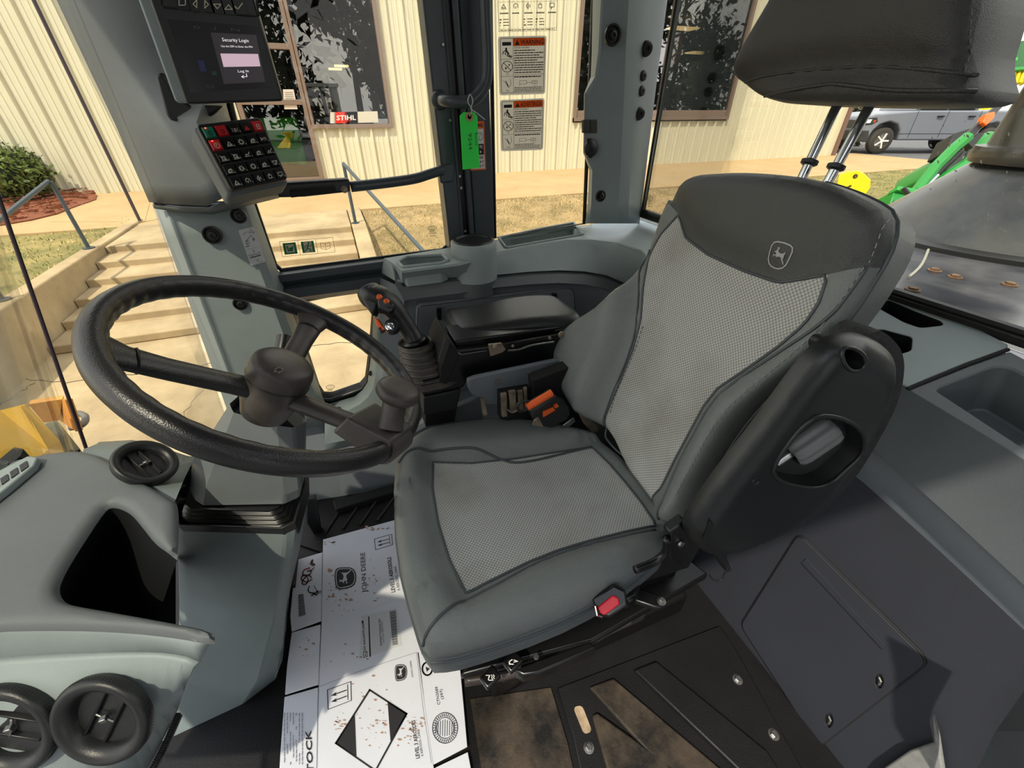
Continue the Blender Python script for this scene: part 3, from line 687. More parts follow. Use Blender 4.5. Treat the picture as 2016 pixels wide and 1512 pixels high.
# front floor ribs and floor edge strips
ft=thing('front_floor_mat','black ribbed rubber mat between the pedals and the far kick panel','floor mat',PZ(690,990,0))
plate(Frame((0,0,.006),(1,0,0),(0,0,1)),[PZ(x,y,.006) for x,y in [(560,1062),(560,1010),(600,985),(775,962),(790,1010),(790,1060),(640,1090)]],.005,'mat_base',MATF,ft,bev=.001)
for k in range(5):
    x=640+k*34; M().use(BK).tube([PZ(x,1050-k*8,.008),PZ(x+42,985-k*6,.008)],.0045,6).build('rib',None,ft,smooth=60)
# ---- far side wall
ks=resample([PV(598,800,1.17),PV(900,770,1.17)],6); kb=resample([PZ(578,990,0),PZ(780,958,0),PZ(1000,900,0)],6)
kmid=[a.lerp(b,.45)+V3((0,-.03,0)) for a,b in zip(ks,kb)]
o=M().use(DG).loft([ks,kmid,kb]).build('wall_right',None,None,kind='structure',solid=.01)
SEAM=mat('seam_dark',rgb(30,33,36),.8)
M().use(BKM).prism([PZ(x,y,.03) for x,y in [(655,985),(775,952),(775,968),(660,1003)]],(0,0,-.03)).build('trim_1',None,None,kind='structure',bev=.004)
M().use(SEAM).tube([PV(716,915,1.09),PV(726,975,1.08)],.0012,6).build('trim_2',None,None,kind='structure')
fw=Frame((0,1.185,0),(1,0,0),(0,-1,0))
def fpx(fr,L): return [fr.px(*p) for p in L]
gl=[(572,598),(735,563),(739,600),(731,690),(723,750),(712,763),(652,784),(636,783),(626,768),(577,620)]
def grow(L,k):
    cx=sum(p[0] for p in L)/len(L); cy=sum(p[1] for p in L)/len(L); return [(cx+(p[0]-cx)*k,cy+(p[1]-cy)*k) for p in L]
w4=M(); plate(fw,fpx(fw,[(540,560),(870,520),(870,830),(590,850)]),.02,'window_4',BKM,None,holes=[fpx(fw,grow(gl,1.0))],hd=.02,bottoms=False,mm=w4.use(PAINT),hm=BKG)
w4o=w4.build('window_4',None,None,kind='structure')
M().use(CABGL).prism([fw.w(p[0],p[1],-.012) for p in fpx(fw,grow(gl,1.04))],(0,.004,0)).build('glass',None,w4o)
g4=M().use(BKG); g4.tube([fw.w(p[0],p[1],.003) for p in fpx(fw,grow(gl,1.03))],.0065,8,closed=True); g4.build('rubber_seal',None,w4o,smooth=60)
# light moulding right of and below the low pane
ml=M().use(LG2)
a=[PV(x,y,1.12) for x,y in [(752,585),(750,700),(735,775),(700,805),(640,822)]]; b_=[PV(x,y,1.17) for x,y in [(741,585),(735,695),(726,762),(700,783),(632,803)]]
c_=[PV(x,y,1.08) for x,y in [(800,600),(800,740),(800,812),(760,850),(640,872)]]
d_=[PV(x,y,1.15) for x,y in [(830,600),(830,760),(830,850),(770,900),(640,900)]]
ml.loft([resample(q,14) for q in (b_,a,c_,d_)]); o=ml.build('trim_3',None,None,kind='structure',smooth=50,solid=.006)
for x,y in [(732,733),(665,800)]: bolt(0,0,0,.006,None,BKG,(0,-1,0),p=PV(x,y,1.14 if x>700 else 1.125),nm='screw_cap').update() if False else None
sc1=bolt(0,0,0,.006,o,BKG,(0,-1,0),p=PV(731,735,1.15),nm='screw'); sc2=bolt(0,0,0,.006,o,BKG,(0,-.7,.7),p=PV(666,806,1.13),nm='screw')
# side window over it (window_1) and its sill rail
pB_=(832,0),(887,485)
w1=M().use(BKG); A0=ln((405,0),(497,395),1.19,.74); A1=ln((405,0),(497,395),1.19,ROOFZ); B0=ln(*pB_,1.19,.74); B1=ln(*pB_,1.19,ROOFZ)
sill=[PV(x,y,1.19) for x,y in [(497,395),(540,520),(556,533),(700,515),(870,493),(886,478)]]
w1.tube([A1]+sill+[B1],.007,8); w1o=w1.build('window_1',None,None,kind='structure',smooth=60)
M().use(CABGL).prism([A1,PV(497,395,1.19),PV(545,534,1.19),PV(887,492,1.19),B1],(0,.005,0)).build('glass',None,w1o)
r1=M().use(PAINT); z0=.735
L1=[[PV(545,533,1.20),PV(888,489,1.20),PV(990,480,1.20)],[PV(543,543,1.15),PV(889,497,1.15),PV(990,488,1.15)],[PV(547,556,1.15),PV(750,528,1.15),PV(800,522,1.15)],[PV(549,564,1.165),PV(750,537,1.165),PV(800,530,1.165)],[PV(551,572,1.15),PV(750,545,1.15),PV(800,540,1.15)],[PV(557,590,1.15),PV(760,562,1.15),PV(800,560,1.15)],[PV(560,598,1.18),PV(760,570,1.18),PV(800,570,1.18)]]
r1.loft([resample(q,8) for q in L1]); r1.build('window_sill',None,w1o,solid=.004)
# window_2 between the dark post and the rear corner pillar, and the rear window_3
C0=PV(974,468,1.19); C1=ln((965,0),(974,468),1.19,ROOFZ); D0=PV(1150,440,1.19); D1=ln((1168,0),(1150,440),1.19,ROOFZ)
w2o=M().use(BKG).tube([C1,C0,D0,D1],.006,8).build('window_2',None,None,kind='structure')
M().use(CABGL).prism([C0-V3((0,0,.03)),D0+V3((.03,0,-.03)),D1+V3((.03,0,0)),C1],(0,.005,0)).build('glass',None,w2o)
UR=.90
w3o=M().use(BKG).tube([(UR+.01,1.16,ROOFZ),(UR+.012,1.16,.800),(UR+.012,-.3,.800),(UR+.01,-.3,ROOFZ)],.009,8).build('window_3',None,None,kind='structure')
M().use(CABGL).prism([(UR,1.16,.775),(UR,-.3,.775),(UR,-.3,ROOFZ),(UR,1.16,ROOFZ)],(.006,0,0)).build('glass',None,w3o)
M().use(BK).box((UR+.014,.43,.789),(.02,1.5,.018)).build('window_sill',None,w3o,bev=.005)
# front: windscreen corner pane and windscreen
J0=PV(153,888,.90); J1=PV(0,440,.95); JT=J1+(J1-J0)*((ROOFZ-J1.z)/(J1.z-J0.z)); PA0=PV(455,850,1.15); PA1=ln((120,0),(300,395),1.15,ROOFZ)
JM=mat('pane_joint',rgb(58,42,52),.4)
w5o=M().use(JM).tube([J0-V3((0,0,.06)),JT],.0032,8).build('window_5',None,None,kind='structure')
M().use(CABGL).prism([J0,PA0,PV(300,395,1.15),PA1,JT],(-.004,.003,0)).build('glass',None,w5o)
w6o=M().use(BKG).tube([J0,J0+V3((0,-1.2,0))],.005,8).build('window_6',None,None,kind='structure')
M().use(CABGL).prism([J0,J0+V3((0,-1.2,0)),JT+V3((0,-1.2,0)),JT],(-.005,0,0)).build('glass',None,w6o)
# roof over the cab (out of the picture, shades it)
rf=M().use(LG); rf.prism([(-.62,-.34,ROOFZ),(.98,-.34,ROOFZ),(.98,1.26,ROOFZ),(-.25,1.26,ROOFZ),(-.55,.98,ROOFZ)],(0,0,.12)); rf.build('ceiling',None,None,kind='structure',bev=.02)
# ================================================================ PILLARS
def bung(p,n,par,r=.013,style=0,nm='bolt_cap'):
    b=M().use(BKG if style==0 else BK)
    if style==0: b.lathe(p,n,[(r*1.25,-.004),(r*1.25,.001),(r,.0015),(r*.85,-.002),(r*.8,-.002)],24); b.use(BK).lathe(p,n,[(r*.55,-.002),(r*.5,.004),(r*.25,.005),(r*.2,.002),(0,.002)],20)
    elif style==1: b.lathe(p,n,[(r*1.2,0),(r*1.15,.003),(r*.95,.005),(r*.9,.011),(r*.7,.0125),(r*.3,.0125),(r*.28,.008),(0,.008)],24)
    else: b.lathe(p,n,[(r,0),(r*.95,.004),(r*.75,.0055),(r*.25,.0055),(r*.2,.003),(0,.003)],24)
    return b.build(nm,None,par,smooth=40)
PAl=thing('corner_pillar','grey plastic corner pillar carrying the screen and the keypad','pillar',PV(545,790,1.13))
def vl(pts,v): return [PV(x,y,v) for x,y in pts]
lo=[vl([(300,396),(380,618),(455,830),(470,870)],1.19),vl([(300,396),(380,618),(455,830),(470,870)],1.15),vl([(322,398),(400,605),(478,810),(492,860)],1.11),vl([(462,396),(520,555),(590,745),(625,840)],1.10),vl([(480,396),(535,548),(607,742),(640,830)],1.115),vl([(498,394),(548,535),(620,740),(650,820)],1.16),vl([(498,394),(548,535),(620,740),(650,820)],1.19)]
M().use(LG).loft([resample(q,10) for q in lo]).build('lower_trim',None,PAl,smooth=25,solid=.004)
def vv_(L): return [PV(x,y,v) for x,y,v in L]
up_=[vv_([(60,-130,1.15),(120,0,1.15),(190,150,1.15),(232,240,1.15),(300,397,1.15)]),
     vv_([(110,-130,1.09),(158,0,1.09),(222,150,1.09),(258,240,1.09),(318,399,1.1)]),
     vv_([(180,-130,1.04),(215,0,1.04),(265,150,1.04),(298,240,1.03),(360,402,1.04)]),
     vv_([(270,-130,1.02),(285,0,1.02),(312,150,1.02),(345,240,.98),(412,404,1.0)]),
     vv_([(380,-130,1.02),(395,0,1.02),(415,150,1.02),(388,246,.93),(457,381,.93)]),
     vv_([(410,-130,1.10),(425,0,1.10),(436,150,1.10),(432,226,1.04),(545,376,1.04)]),
     vv_([(420,-130,1.19),(430,0,1.19),(440,150,1.19),(440,236,1.19),(560,376,1.19)])]
up_=[[q[0]+(q[0]-q[1])*((ROOFZ-q[0].z)/(q[0].z-q[1].z))]+q for q in up_]
M().use(MG).loft([resample(q,24) for q in up_]).build('upper_trim',None,PAl,smooth=60,solid=.006)
M().use(BK).tube([PV(x,y,1.095) for x,y in [(304,401),(350,404),(412,405),(458,397)]],.003,6).build('joint_line',None,PAl)
M().use(MG).loft([vv_([(303,401,1.115),(360,406,1.06),(412,408,1.03),(457,388,.97),(545,378,1.04)]),vv_([(306,408,1.115),(360,416,1.08),(420,418,1.06),(470,405,1.05),(548,386,1.08)])]).build('lip',None,PAl,smooth=60,solid=.004)
hdk=M().use(BK); hdk.prism([PV(x,y,.965) for x,y in [(304,148),(318,141),(345,190),(372,206),(440,208),(425,222),(392,243),(335,238),(326,225)]],(0,.02,0)); hdk.build('cable_recess',None,PAl,bev=.004)
for x,y,v in [(418,463,1.10),(470,425,1.082),(473,598,1.10),(548,643,1.11)]: bung(PV(x,y,v),(0,-1,.1),PAl,.0125 if x!=418 else .015)
# dark post between the side windows
PBo=thing('window_post','dark slate painted steel post between the two side windows','post',PV(925,478,1.16))
def vpr(a,b,v,th,mt,nm,par,zb=.72,bev=.004): return M().use(mt).prism([ln(*a,v,zb),ln(*b,v,zb),ln(*b,v,ROOFZ),ln(*a,v,ROOFZ)],(0,th,0)).build(nm,None,par,bev=bev)
vpr(((832,0),(886,485)),((872,0),(912,480)),1.135,.06,PAINT,'front_flange',PBo)
vpr(((872,0),(912,480)),((890,0),(926,478)),1.155,.04,BKG,'door_seal',PBo)
vpr(((890,0),(926,478)),((903,0),(936,478)),1.135,.06,PAINT,'inner_edge',PBo)
vpr(((903,0),(936,478)),((958,0),(974,468)),1.15,.045,PAINT,'rear_flange',PBo)
M().use(PAINT).tube([ln((872,0),(912,480),1.135,.73),ln((872,0),(912,480),1.135,ROOFZ)],.0035,8).build('bead',None,PBo)
for x,y in [(872,88),(886,237),(905,347),(908,370),(916,455)]: M().use(STEEL).lathe(PV(x,y,1.131),(0,-1,0),[(.004,0),(.003,.002),(0,.002)],8).build('weld_spot',None,PBo)
# grab handle on the post
gh=thing('grab_handle','dark slate tubular grab handle bent down the window post','grab handle',PV(868,200,1.12))
M().use(PAINT).tube(spline([PV(868,197,1.13),PV(880,199,1.085),PV(915,201,1.06),PV(940,190,1.055),PV(957,160,1.055),PV(960,110,1.055),PV(957,40,1.055),PV(952,-120,1.06)],7),.0125,14).build('tube',None,gh,smooth=180)
M().use(PAINT).lathe(PV(866,197,1.131),(0,-1,0),[(.02,0),(.019,.005),(.013,.012)],24).build('mounting_foot',None,gh,smooth=50)
# low bar between pillar and post
lb=thing('window_guard_bar','dark bent guard bar with black latch body across the side window','bar',PV(700,365,1.12))
M().use(PAINT).tube(spline([PV(690,368,1.11),PV(760,360,1.11),(PV(815,352,1.11)),PV(845,343,1.12),PV(870,335,1.13)],6),.0115,12).build('bar',None,lb,smooth=180)
M().use(PAINT).prism([PV(x,y,1.128) for x,y in [(862,326),(892,322),(894,358),(868,362)]],(0,.012,0)).build('end_plate',None,lb,bev=.004)
M().use(BK).prism([PV(x,y,1.085) for x,y in [(490,378),(560,360),(688,352),(690,378),(600,388),(530,390)]],(0,.03,0)).build('latch_body',None,lb,bev=.005)
M().use(BKM).prism([PV(x,y,1.075) for x,y in [(570,374),(660,366),(662,378),(572,390)]],(0,.012,0)).build('latch_lever',None,lb,bev=.003)
M().use(BK).prism([PV(x,y,1.08) for x,y in [(488,383),(532,376),(532,396),(492,393)]],(0,.03,0)).build('latch_bracket',None,lb,bev=.003)
for x,y in [(678,373)]: bolt(0,0,0,.005,lb,ZINC,(0,-1,0),p=PV(x,y,1.084))
# rear corner pillar
PC=thing('corner_pillar','pale grey plastic corner pillar with round caps and sockets right of the decals','pillar',PV(1205,438,1.1))
Y_=[-160,0,100,152,185,300,335,400,440]
def col(xs,v):
    q=[PV(x,y,v) for x,y in zip(xs,Y_)]; return [q[0]+(q[0]-q[1])*((ROOFZ-q[0].z)/(q[0].z-q[1].z))]+q
lines=[col([1172,1167,1165,1163,1150,1148,1160,1157,1152],1.19),col([1172,1167,1165,1163,1150,1148,1160,1157,1152],1.165),col([1186,1183,1178,1171,1151,1149,1166,1164,1160],1.10),col([1190,1187,1183,1177,1158,1156,1172,1170,1166],1.095),
 col([1244,1238,1232,1230,1229,1223,1222,1218,1216],1.075),col([1270,1262,1256,1253,1251,1244,1242,1238,1236],1.085),col([1300,1291,1281,1276,1273,1260,1257,1249,1245],1.12),col([1335,1314,1301,1294,1290,1276,1272,1264,1259],1.165),col([1335,1314,1301,1294,1290,1276,1272,1264,1259],1.19)]
M().use(LG).loft(lines).build('trim',None,PC,smooth=22,solid=.004)
for x,y,s_,v,n,r in [(1207,69,0,1.068,(0,-1,0),.017),(1183,386,0,1.087,(0,-1,0),.012),(1272,96,1,1.10,(-.2,-1,0),.014),(1266,149,2,1.10,(.3,-1,0),.012),(1263,179,2,1.10,(.3,-1,0),.012),(1258,224,1,1.10,(-.1,-1,0),.013)]:
    bung(PV(x,y,v),n,PC,r,s_,'bolt_cap')
cv=M().use(mat('cap_brownish',rgb(62,60,52),.5)); 
for dx in (0,14): cv.prism([PV(x,y,1.088) for x,y in [(1149+dx,236),(1162+dx,235),(1162+dx,262),(1149+dx,262)]],(0,.012,0))
cv.build('usb_cover',None,PC,bev=.002)
sk=M().use(BK); p=PV(1162,292,1.09); sk.lathe(p,(0,-1,0),[(.02,0),(.02,.006),(.014,.011),(0,.013)],28); sk.prism([PV(x,y,1.086) for x,y in [(1156,273),(1166,273),(1166,281),(1156,281)]],(0,.008,0)); sk.prism([PV(x,y,1.086) for x,y in [(1157,303),(1167,303),(1165,311),(1159,311)]],(0,.008,0)); sk.build('power_socket_cap',None,PC,smooth=40)
# ================================================================ GREEN TAG
tg=thing('hang_tag','bright green handwritten tag wired to the grab handle','tag',PV(925,260,1.03))
F=Frame(PV(925,270,1.035),(1,0,0),(0,-1,0)); ol=fpx(F,[(905,228),(912,221),(934,221),(940,229),(944,330),(911,334)])
hl=[F.px(924+5*math.cos(k*.785),230+5.5*math.sin(k*.785)) for k in range(8)]
plate(F,ol,.0008,'card',TAG,tg,holes=[hl],hd=.0008,bev=0,bottoms=False)
M().use(mat('tag_ring',rgb(196,150,110),.7)).lathe(F.w(*F.px(924,230)[:2],.0005),F.n,[(.0085,0),(.0085,.0008),(.0045,.0008),(.0045,0)],20).build('reinforcing_ring',None,tg)
M().use(mat('wire_white',rgb(205,205,205),.4)).tube(spline([PV(924,229,1.032),PV(929,216,1.03),PV(921,200,1.02),PV(926,186,1.045),PV(931,200,1.03),PV(927,214,1.028),PV(938,222,1.03),PV(955,236,1.03)],6),.0011,6).build('wire',None,tg,smooth=180)
q=Quad([PV(911,334,1.0335),PV(944,330,1.0335),PV(940,222,1.0335),(PV(905,226,1.0335))],1,1,n=(0,-1,0),mm=M()); INK=mat('ink_green',rgb(24,92,56),.6); q.m(INK)
q.text('9244',.42,.66,.20,.30,rot=-math.pi/2); q.text('Scott',.80,.66,.15,.24,rot=-math.pi/2); q.build('handwriting',tg)
# ================================================================ FRONT CONSOLE
DC=thing('front_console','pale grey front console with round air vents and a deep dark pocket','console',(-.45,.45,0))
FD=Frame((-.4,.5,.60),(1,0,0),(0,0,1))
zt_=.60
notch=[(340,1092),(322,1078),(298,1060),(275,1032),(255,1008),(238,996),(218,990),(200,996),(168,1040),(130,1098),(110,1135),(106,1154),(112,1170),(130,1181),(190,1192),(280,1208),(345,1220),(385,1228)]
top=[FD.px(*p) for p in spline([V3((x,y,0)) for x,y in [(385,1228),(410,1238),(414,1252),(405,1258),(330,1246),(230,1236),(100,1232),(-60,1238),(-330,1276),(-330,955),(-60,912),(28,900),(75,891),(120,884),(165,884),(210,901),(270,938),(330,975),(343,992),(344,1050),(340,1092)]],3) for p in [(p.x,p.y)]]
nt_=[FD.px(p.x,p.y) for p in spline([V3((x,y,0)) for x,y in notch],3)]
topr=top+nt_[1:-1]
def sm_(t): t=max(0,min(1,t)); return t*t*(3-2*t)
def hd_(x,y):
    d=pdist(x,y,topr); e=min(1,d/.016); return -.012*(1-math.sqrt(max(0,1-(1-e)**2)))
loops=[tuple(l) for l in (inset(topr,.003),inset(topr,.007),inset(topr,.012),inset(topr,.016)) if len(l)>4]
vo,fs=cdt(topr,[],loops,.02)
mm=M().use(MG); mm.add([FD.w(p.x,p.y,hd_(p.x,p.y)) for p in vo],fs)
mm.build('top_cover',None,DC,smooth=60,weld=True)
cx,cy=FD.px(300,1120)[:2]
pm=M().use(DG); l0=[FD.w(p[0],p[1],hd_(p[0],p[1])) for p in nt_]; l1=[p+V3((-.035,.008,-.06)) for p in l0]; l2=[p+V3((-.115,.02,-.19)) for p in l0]
ex1=PZ(346,1228,l2[0].z); ex2=PZ(346,1095,l2[0].z)
pm.use(BK); pm.loft([l0,l1,l2]); pm.poly(l2+[ex1,ex2]); pm.poly([l0[0],l2[0],ex2]); pm.build('pocket',None,DC,smooth=60)
# front band and lower face with the big vents
edge=[FD.w(*FD.px(*p)[:2],-.010) for p in [(-330,1270),(-60,1232),(100,1226),(230,1230),(330,1242),(385,1254),(413,1246)]]
def zl(L,z): return [PZ(x,y,z) for x,y in L]
b1=zl([(-330,1290),(-60,1252),(100,1246),(230,1250),(330,1264),(385,1276),(412,1270)],.573)
b2=zl([(-330,1335),(-60,1298),(100,1288),(230,1284),(310,1284),(362,1290),(392,1303)],.555)
b3=zl([(-330,1352),(-60,1316),(100,1304),(230,1297),(300,1296),(350,1302),(380,1314)],.552)
b4=zl([(-330,1500),(-60,1470),(100,1452),(220,1425),(290,1400),(335,1380),(362,1362)],.46)
b5=zl([(-330,1760),(-60,1740),(100,1720),(200,1650),(262,1560),(310,1478),(350,1398)],.34)
M().use(LG).loft([resample(q,24) for q in (edge,b1,b2)]).build('front_band',None,DC,smooth=60,solid=.004)
M().use(LG).loft([resample(q,24) for q in (b2,b3,b4,b5)]).build('lower_face',None,DC,smooth=180,solid=.004)
M().use(BKM).loft([resample(b5,24),[p+V3((-.03,.05,-.05)) for p in resample(b5,24)]]).build('lower_gap',None,DC)
zz=M().use(BK); zp=resample(zl([(275,1560),(316,1484),(352,1404)],.338),34)
for k in range(len(zp)-1): zz.tube([zp[k].lerp(zp[k+1],.2),zp[k].lerp(zp[k+1],.8)],.004,6)
zz.tube([p+V3((.003,-.003,-.002)) for p in zp],.0022,6); zz.build('ribbed_edge',None,DC)
def vent(c,n,r,par,lbl,spin=0,open_=True,nb_=2,ref=(1,0,0)):
    c=V3(c); n=V3(n).normalized(); t=thing('air_vent',lbl,'air vent',c,'round dashboard air vents'); 
    a=(V3(ref)-n*V3(ref).dot(n)).normalized(); b=n.cross(a); a,b=a*math.cos(spin)+b*math.sin(spin),b*math.cos(spin)-a*math.sin(spin)
    M().use(BK).lathe(c,n,[(r*.98,-.004),(r*1.0,.0),(r*.995,r*.12),(r*.95,r*.19),(r*.86,r*.2),(r*.74,r*.14),(r*.66,r*.02),(r*.63,-r*.2)],56).build('bezel',None,t,smooth=60)
    M().use(mat('duct_shade',rgb(8,8,8),.9)).lathe(c,n,[(r*.64,-r*.2),(0,-r*.9)],32).build('duct',None,t)  # duct lining near black: the shade inside is put into its colour
    g=M().use(BKG)
    for k in range(nb_):
        o=(k-(nb_-1)/2)*r*.42; w=math.sqrt((.62*r)**2-o*o); g.hexa([c+b*(o-r*.02)-a*w-n*r*.18,c+b*(o-r*.02)+a*w-n*r*.18,c+b*(o+r*.16)+a*w-n*r*.22,c+b*(o+r*.16)-a*w-n*r*.22],[c+b*(o-r*.02)-a*w+n*r*.0,c+b*(o-r*.02)+a*w+n*r*.0,c+b*(o+r*.03)+a*w+n*r*.02,c+b*(o+r*.03)-a*w+n*r*.02])
    g.use(STEEL).tube([c-b*r*.2,c+b*r*.2],r*.03,6); g.box(c+n*r*.03,(r*.12,r*.12,r*.12)); g.build('louvres',None,t,bev=.0008)
    kn=M().use(BK)
    for k in range(90):
        w=2*math.pi*k/90; p=c+(a*math.cos(w)+b*math.sin(w))*r*.995+n*r*.06; kn.tube([p-n*r*.05,p+n*r*.05],r*.012,4)
    kn.build('knurling',None,t)
    return t
NV_=(.18,-.75,.62)
def b34(x,y,z): return PZ(x,y,z)
vn=-((b5[3]-b3[3]).cross(b3[4]-b3[2])).normalized(); vn=vn if vn.dot(EYE-b4[3])>0 else -vn
vc=lambda x,y: PP(x,y,b3[3].lerp(b5[3],.5)+vn*.004,vn)
vent(vc(207,1413),vn,.0545,DC,'large round black air vent in the console face, lower left of the picture',spin=.9)
vent(vc(22,1432),vn,.056,DC,'large round black air vent cut by the left picture edge, turned open',spin=-.4)
# far side shelf with its two small vents
sA=zl([(165,884),(210,901),(270,938),(330,975),(344,988)],.583); sB=zl([(190,874),(240,873),(300,882),(340,915),(364,940)],.555); sC=zl([(195,870),(262,866),(320,880),(360,895),(384,900)],.52)
M().use(LG2).loft([resample(q,12) for q in ([p+V3((.0,-.05,-.012)) for p in sA],sA,sB,sC,[p+V3((-.01,.03,-.25)) for p in sC])]).build('side_shoulder',None,DC,smooth=60)
sn=((sB[3]-sA[3]).cross(sA[4]-sA[1])).normalized(); sn=sn if sn.dot(EYE-sA[2])>0 else -sn
sc_=lambda x,y: PP(x,y,sA[2].lerp(sB[2],.5)+sn*.006,sn)
vent(PZ(286,912,.604),(.62,-.12,.75),.043,DC,'small round black air vent on the console shoulder by the windscreen',spin=.9,ref=(0,1,0))
vent(PZ(362,958,.50),(.62,-.12,.75),.036,DC,'smallest round black air vent half hidden behind the steering column',spin=.9,ref=(0,1,0))
# defroster grille at the far left
gr=thing('defroster_grille','narrow grey defroster grille at the left edge of the console','grille',PZ(30,925,.61))
fr0=[(-60,965),(0,925),(55,897),(74,900),(66,916),(10,962),(-60,1015)]
M().use(LG).prism([PZ(x,y,.612) for x,y in fr0],(0,0,-.012)).build('frame',None,gr,bev=.002)
for k in range(5):
    x=-38+k*19; y=968-k*13; M().use(BKG).prism([PZ(a,b,.6135) for a,b in [(x,y),(x+14,y-9),(x+17,y+2),(x+3,y+12)]],(0,0,-.003)).build('slot',None,gr)
M().use(BKM).prism([PZ(x,y,.6) for x,y in [(-80,960),(-20,920),(28,880),(46,884),(40,898),(-80,990)]],(0,0,-.03)).build('brush_strip',None,gr)
# ---------------------------------------------------------------- pedestal
PD_=thing('steering_pedestal','tall grey plastic pedestal with a black rubber boot under the steering column','pedestal',PZ(430,1440,0))
zc0=.47
T=[PZ(*p,zc0) for p in [(345,1032),(362,1046),(560,1052),(586,1040),(606,965),(604,890),(420,868),(392,880)]]
def ringz(pts): return [V3(p) for p in pts]
A1=[PZ(x,y,.44) for x,y in [(346,1062),(364,1078),(558,1088),(582,1072),(604,990),(604,915),(420,905),(392,925)]]
A1b=[PZ(x,y,.40) for x,y in [(350,1098),(368,1112),(556,1112),(577,1100),(602,1010),(604,940),(430,930),(396,950)]]
A2=[PZ(x,y,.25) for x,y in [(352,1190),(372,1196),(540,1225),(563,1196),(590,1080),(598,1000),(440,1000),(410,1020)]]
A3=[PZ(x,y,.12) for x,y in [(350,1330),(372,1345),(510,1340),(556,1285),(575,1130),(580,1050),(450,1070),(420,1100)]]
A4=[PZ(x,y,.0) for x,y in [(235,1490),(330,1455),(480,1385),(545,1335),(570,1170),(575,1090),(460,1100),(380,1180)]]
pm=M().use(LG2); pm.loft([T,A1,A1b,A2,A3,A4],closed=True); po_=pm.build('housing',None,PD_,smooth=35,weld=True,bev=.004)
M().use(MG).loft([[PZ(540,1340,.1),PZ(556,1285,.12),PZ(566,1200,.2)],[PZ(556,1300,.12),PZ(563,1240,.15),PZ(572,1120,.24)]]).build('side_flute',None,PD_)
rimm=M().use(BK); up=V3((0,0,.016)); rimm.loft([[p+V3((0,0,-.012)) for p in T],[p+up for p in T],[ (p-sum(T,V3())/8)*.965+sum(T,V3())/8+up for p in T],[ (p-sum(T,V3())/8)*.94+sum(T,V3())/8-up for p in T]],closed=True); rimm.build('rim',None,PD_,smooth=30,bev=.001)
cT=sum(T,V3())/8; bl=M().use(BKG); rings=[]
for k in range(9):
    f=.93-.02*k-(.03 if k%2 else 0); rings.append([cT+(p-cT)*f+V3((.0,0,.004+.0035*k)) for p in T])
bl.loft(rings,closed=True); bl.poly(rings[-1]); bl.build('rubber_boot',None,PD_,smooth=60)
# ---------------------------------------------------------------- column shroud, stalk and steering wheel
WC=V3((-.112,.56,.79)); WN=V3((.541,-.062,.839)).normalized()
COL=thing('steering_column','faceted grey plastic shroud leading from the boot up to the steering wheel','steering column',cT)
S_lo=[PZ(*p,.505) for p in [(372,962),(385,985),(400,995),(560,992),(590,978),(603,925),(600,870),(440,830),(420,860)]]
S_m=[PZ(*p,.525) for p in [(376,915),(384,935),(405,960),(560,975),(592,962),(602,905),(600,850),(450,815),(430,840)]]
S_hi=[PZ(*p,.66) for p in [(452,795),(456,805),(460,812),(545,838),(578,842),(603,830),(600,790),(520,760),(480,770)]]
M().use(MG).loft([S_lo,S_m,S_hi],closed=True).build('shroud',None,COL,smooth=25,bev=.004)
W=thing('steering_wheel','worn black three-spoke steering wheel with spinner knob and domed hub','steering wheel',WC)
FWh=Frame(WC,(0,-1,0),WN)
R_=.186; rt=.0147
wp=[]; rr_=[]
N_=200; vs=[]; nn=14
for i in range(N_):
    w=2*math.pi*i/N_; 
    for j in range(nn):
        g=2*math.pi*j/nn; wav=.0008*math.sin(w*46)*(1 if math.cos(g)<-.2 else 0)
        r=R_+(rt*.92+wav)*math.cos(g); h=rt*1.08*math.sin(g)
        vs.append(FWh.w(r*math.cos(w),r*math.sin(w),h))
wm=M().use(RUB); wm.add(vs,[(i*nn+j,((i+1)%N_)*nn+j,((i+1)%N_)*nn+(j+1)%nn,i*nn+(j+1)%nn) for i in range(N_) for j in range(nn)]); wm.build('rim',None,W,smooth=180)
def wpx(x,y,h=0): p=FWh.px(x,y,h); return p
angs=[]
for (x,y) in [(230,690),(628,612),(768,850)]:
    p=wpx(x,y,-.004); a=math.atan2(p.y,p.x); angs.append(a)
    dx,dy=math.cos(a),math.sin(a); px_,py_=-dy,dx
    P=lambda r,o,h: FWh.w(dx*r+px_*o,dy*r+py_*o,h)
    secs=[(.026,.018,-.046,.016),(.06,.0165,-.038,.015),(.12,.0165,-.024,.014),(.155,.019,-.014,.013),(.172,.026,-.006,.012),(.184,.030,.0,.012)]
    L=[]
    for r,wd,h,th in secs:
        L.append([P(r,wd*math.cos(g)*(1 if True else 1),h+th*.8*math.sin(g)) for g in [2*math.pi*q/16 for q in range(16)]])
    spk=M().use(RUB2 if x!=230 else RUB).loft(L,closed=True); so_=spk.build('spoke',None,W,smooth=180)
    M().use(RUB).tube([P(.149,.0175*math.cos(g),-.0155+.0115*math.sin(g)) for g in [2*math.pi*q/20 for q in range(20)]],.0012,6,closed=True).build('spoke_seam',None,so_)
M().use(RUB2).lathe(WC,WN,[(.030,-.090),(.034,-.075),(.0385,-.06),(.0395,-.045),(.040,-.028),(.0405,-.026),(.0405,-.010),(.0385,-.002),(.034,.0025),(.024,.006),(.01,.0075),(0,.0077)],56).build('hub',None,W,smooth=50)
M().use(RUB).lathe(WC,WN,[(.0408,-.027),(.0415,-.0255),(.0408,-.024)],56).build('hub_ring',None,W,smooth=60)
hm=Quad([FWh.w(-.012,-.012,.0238),FWh.w(.012,-.012,.0238),FWh.w(.012,.012,.0238),FWh.w(-.012,.012,.0238)],1,1,n=WN); 
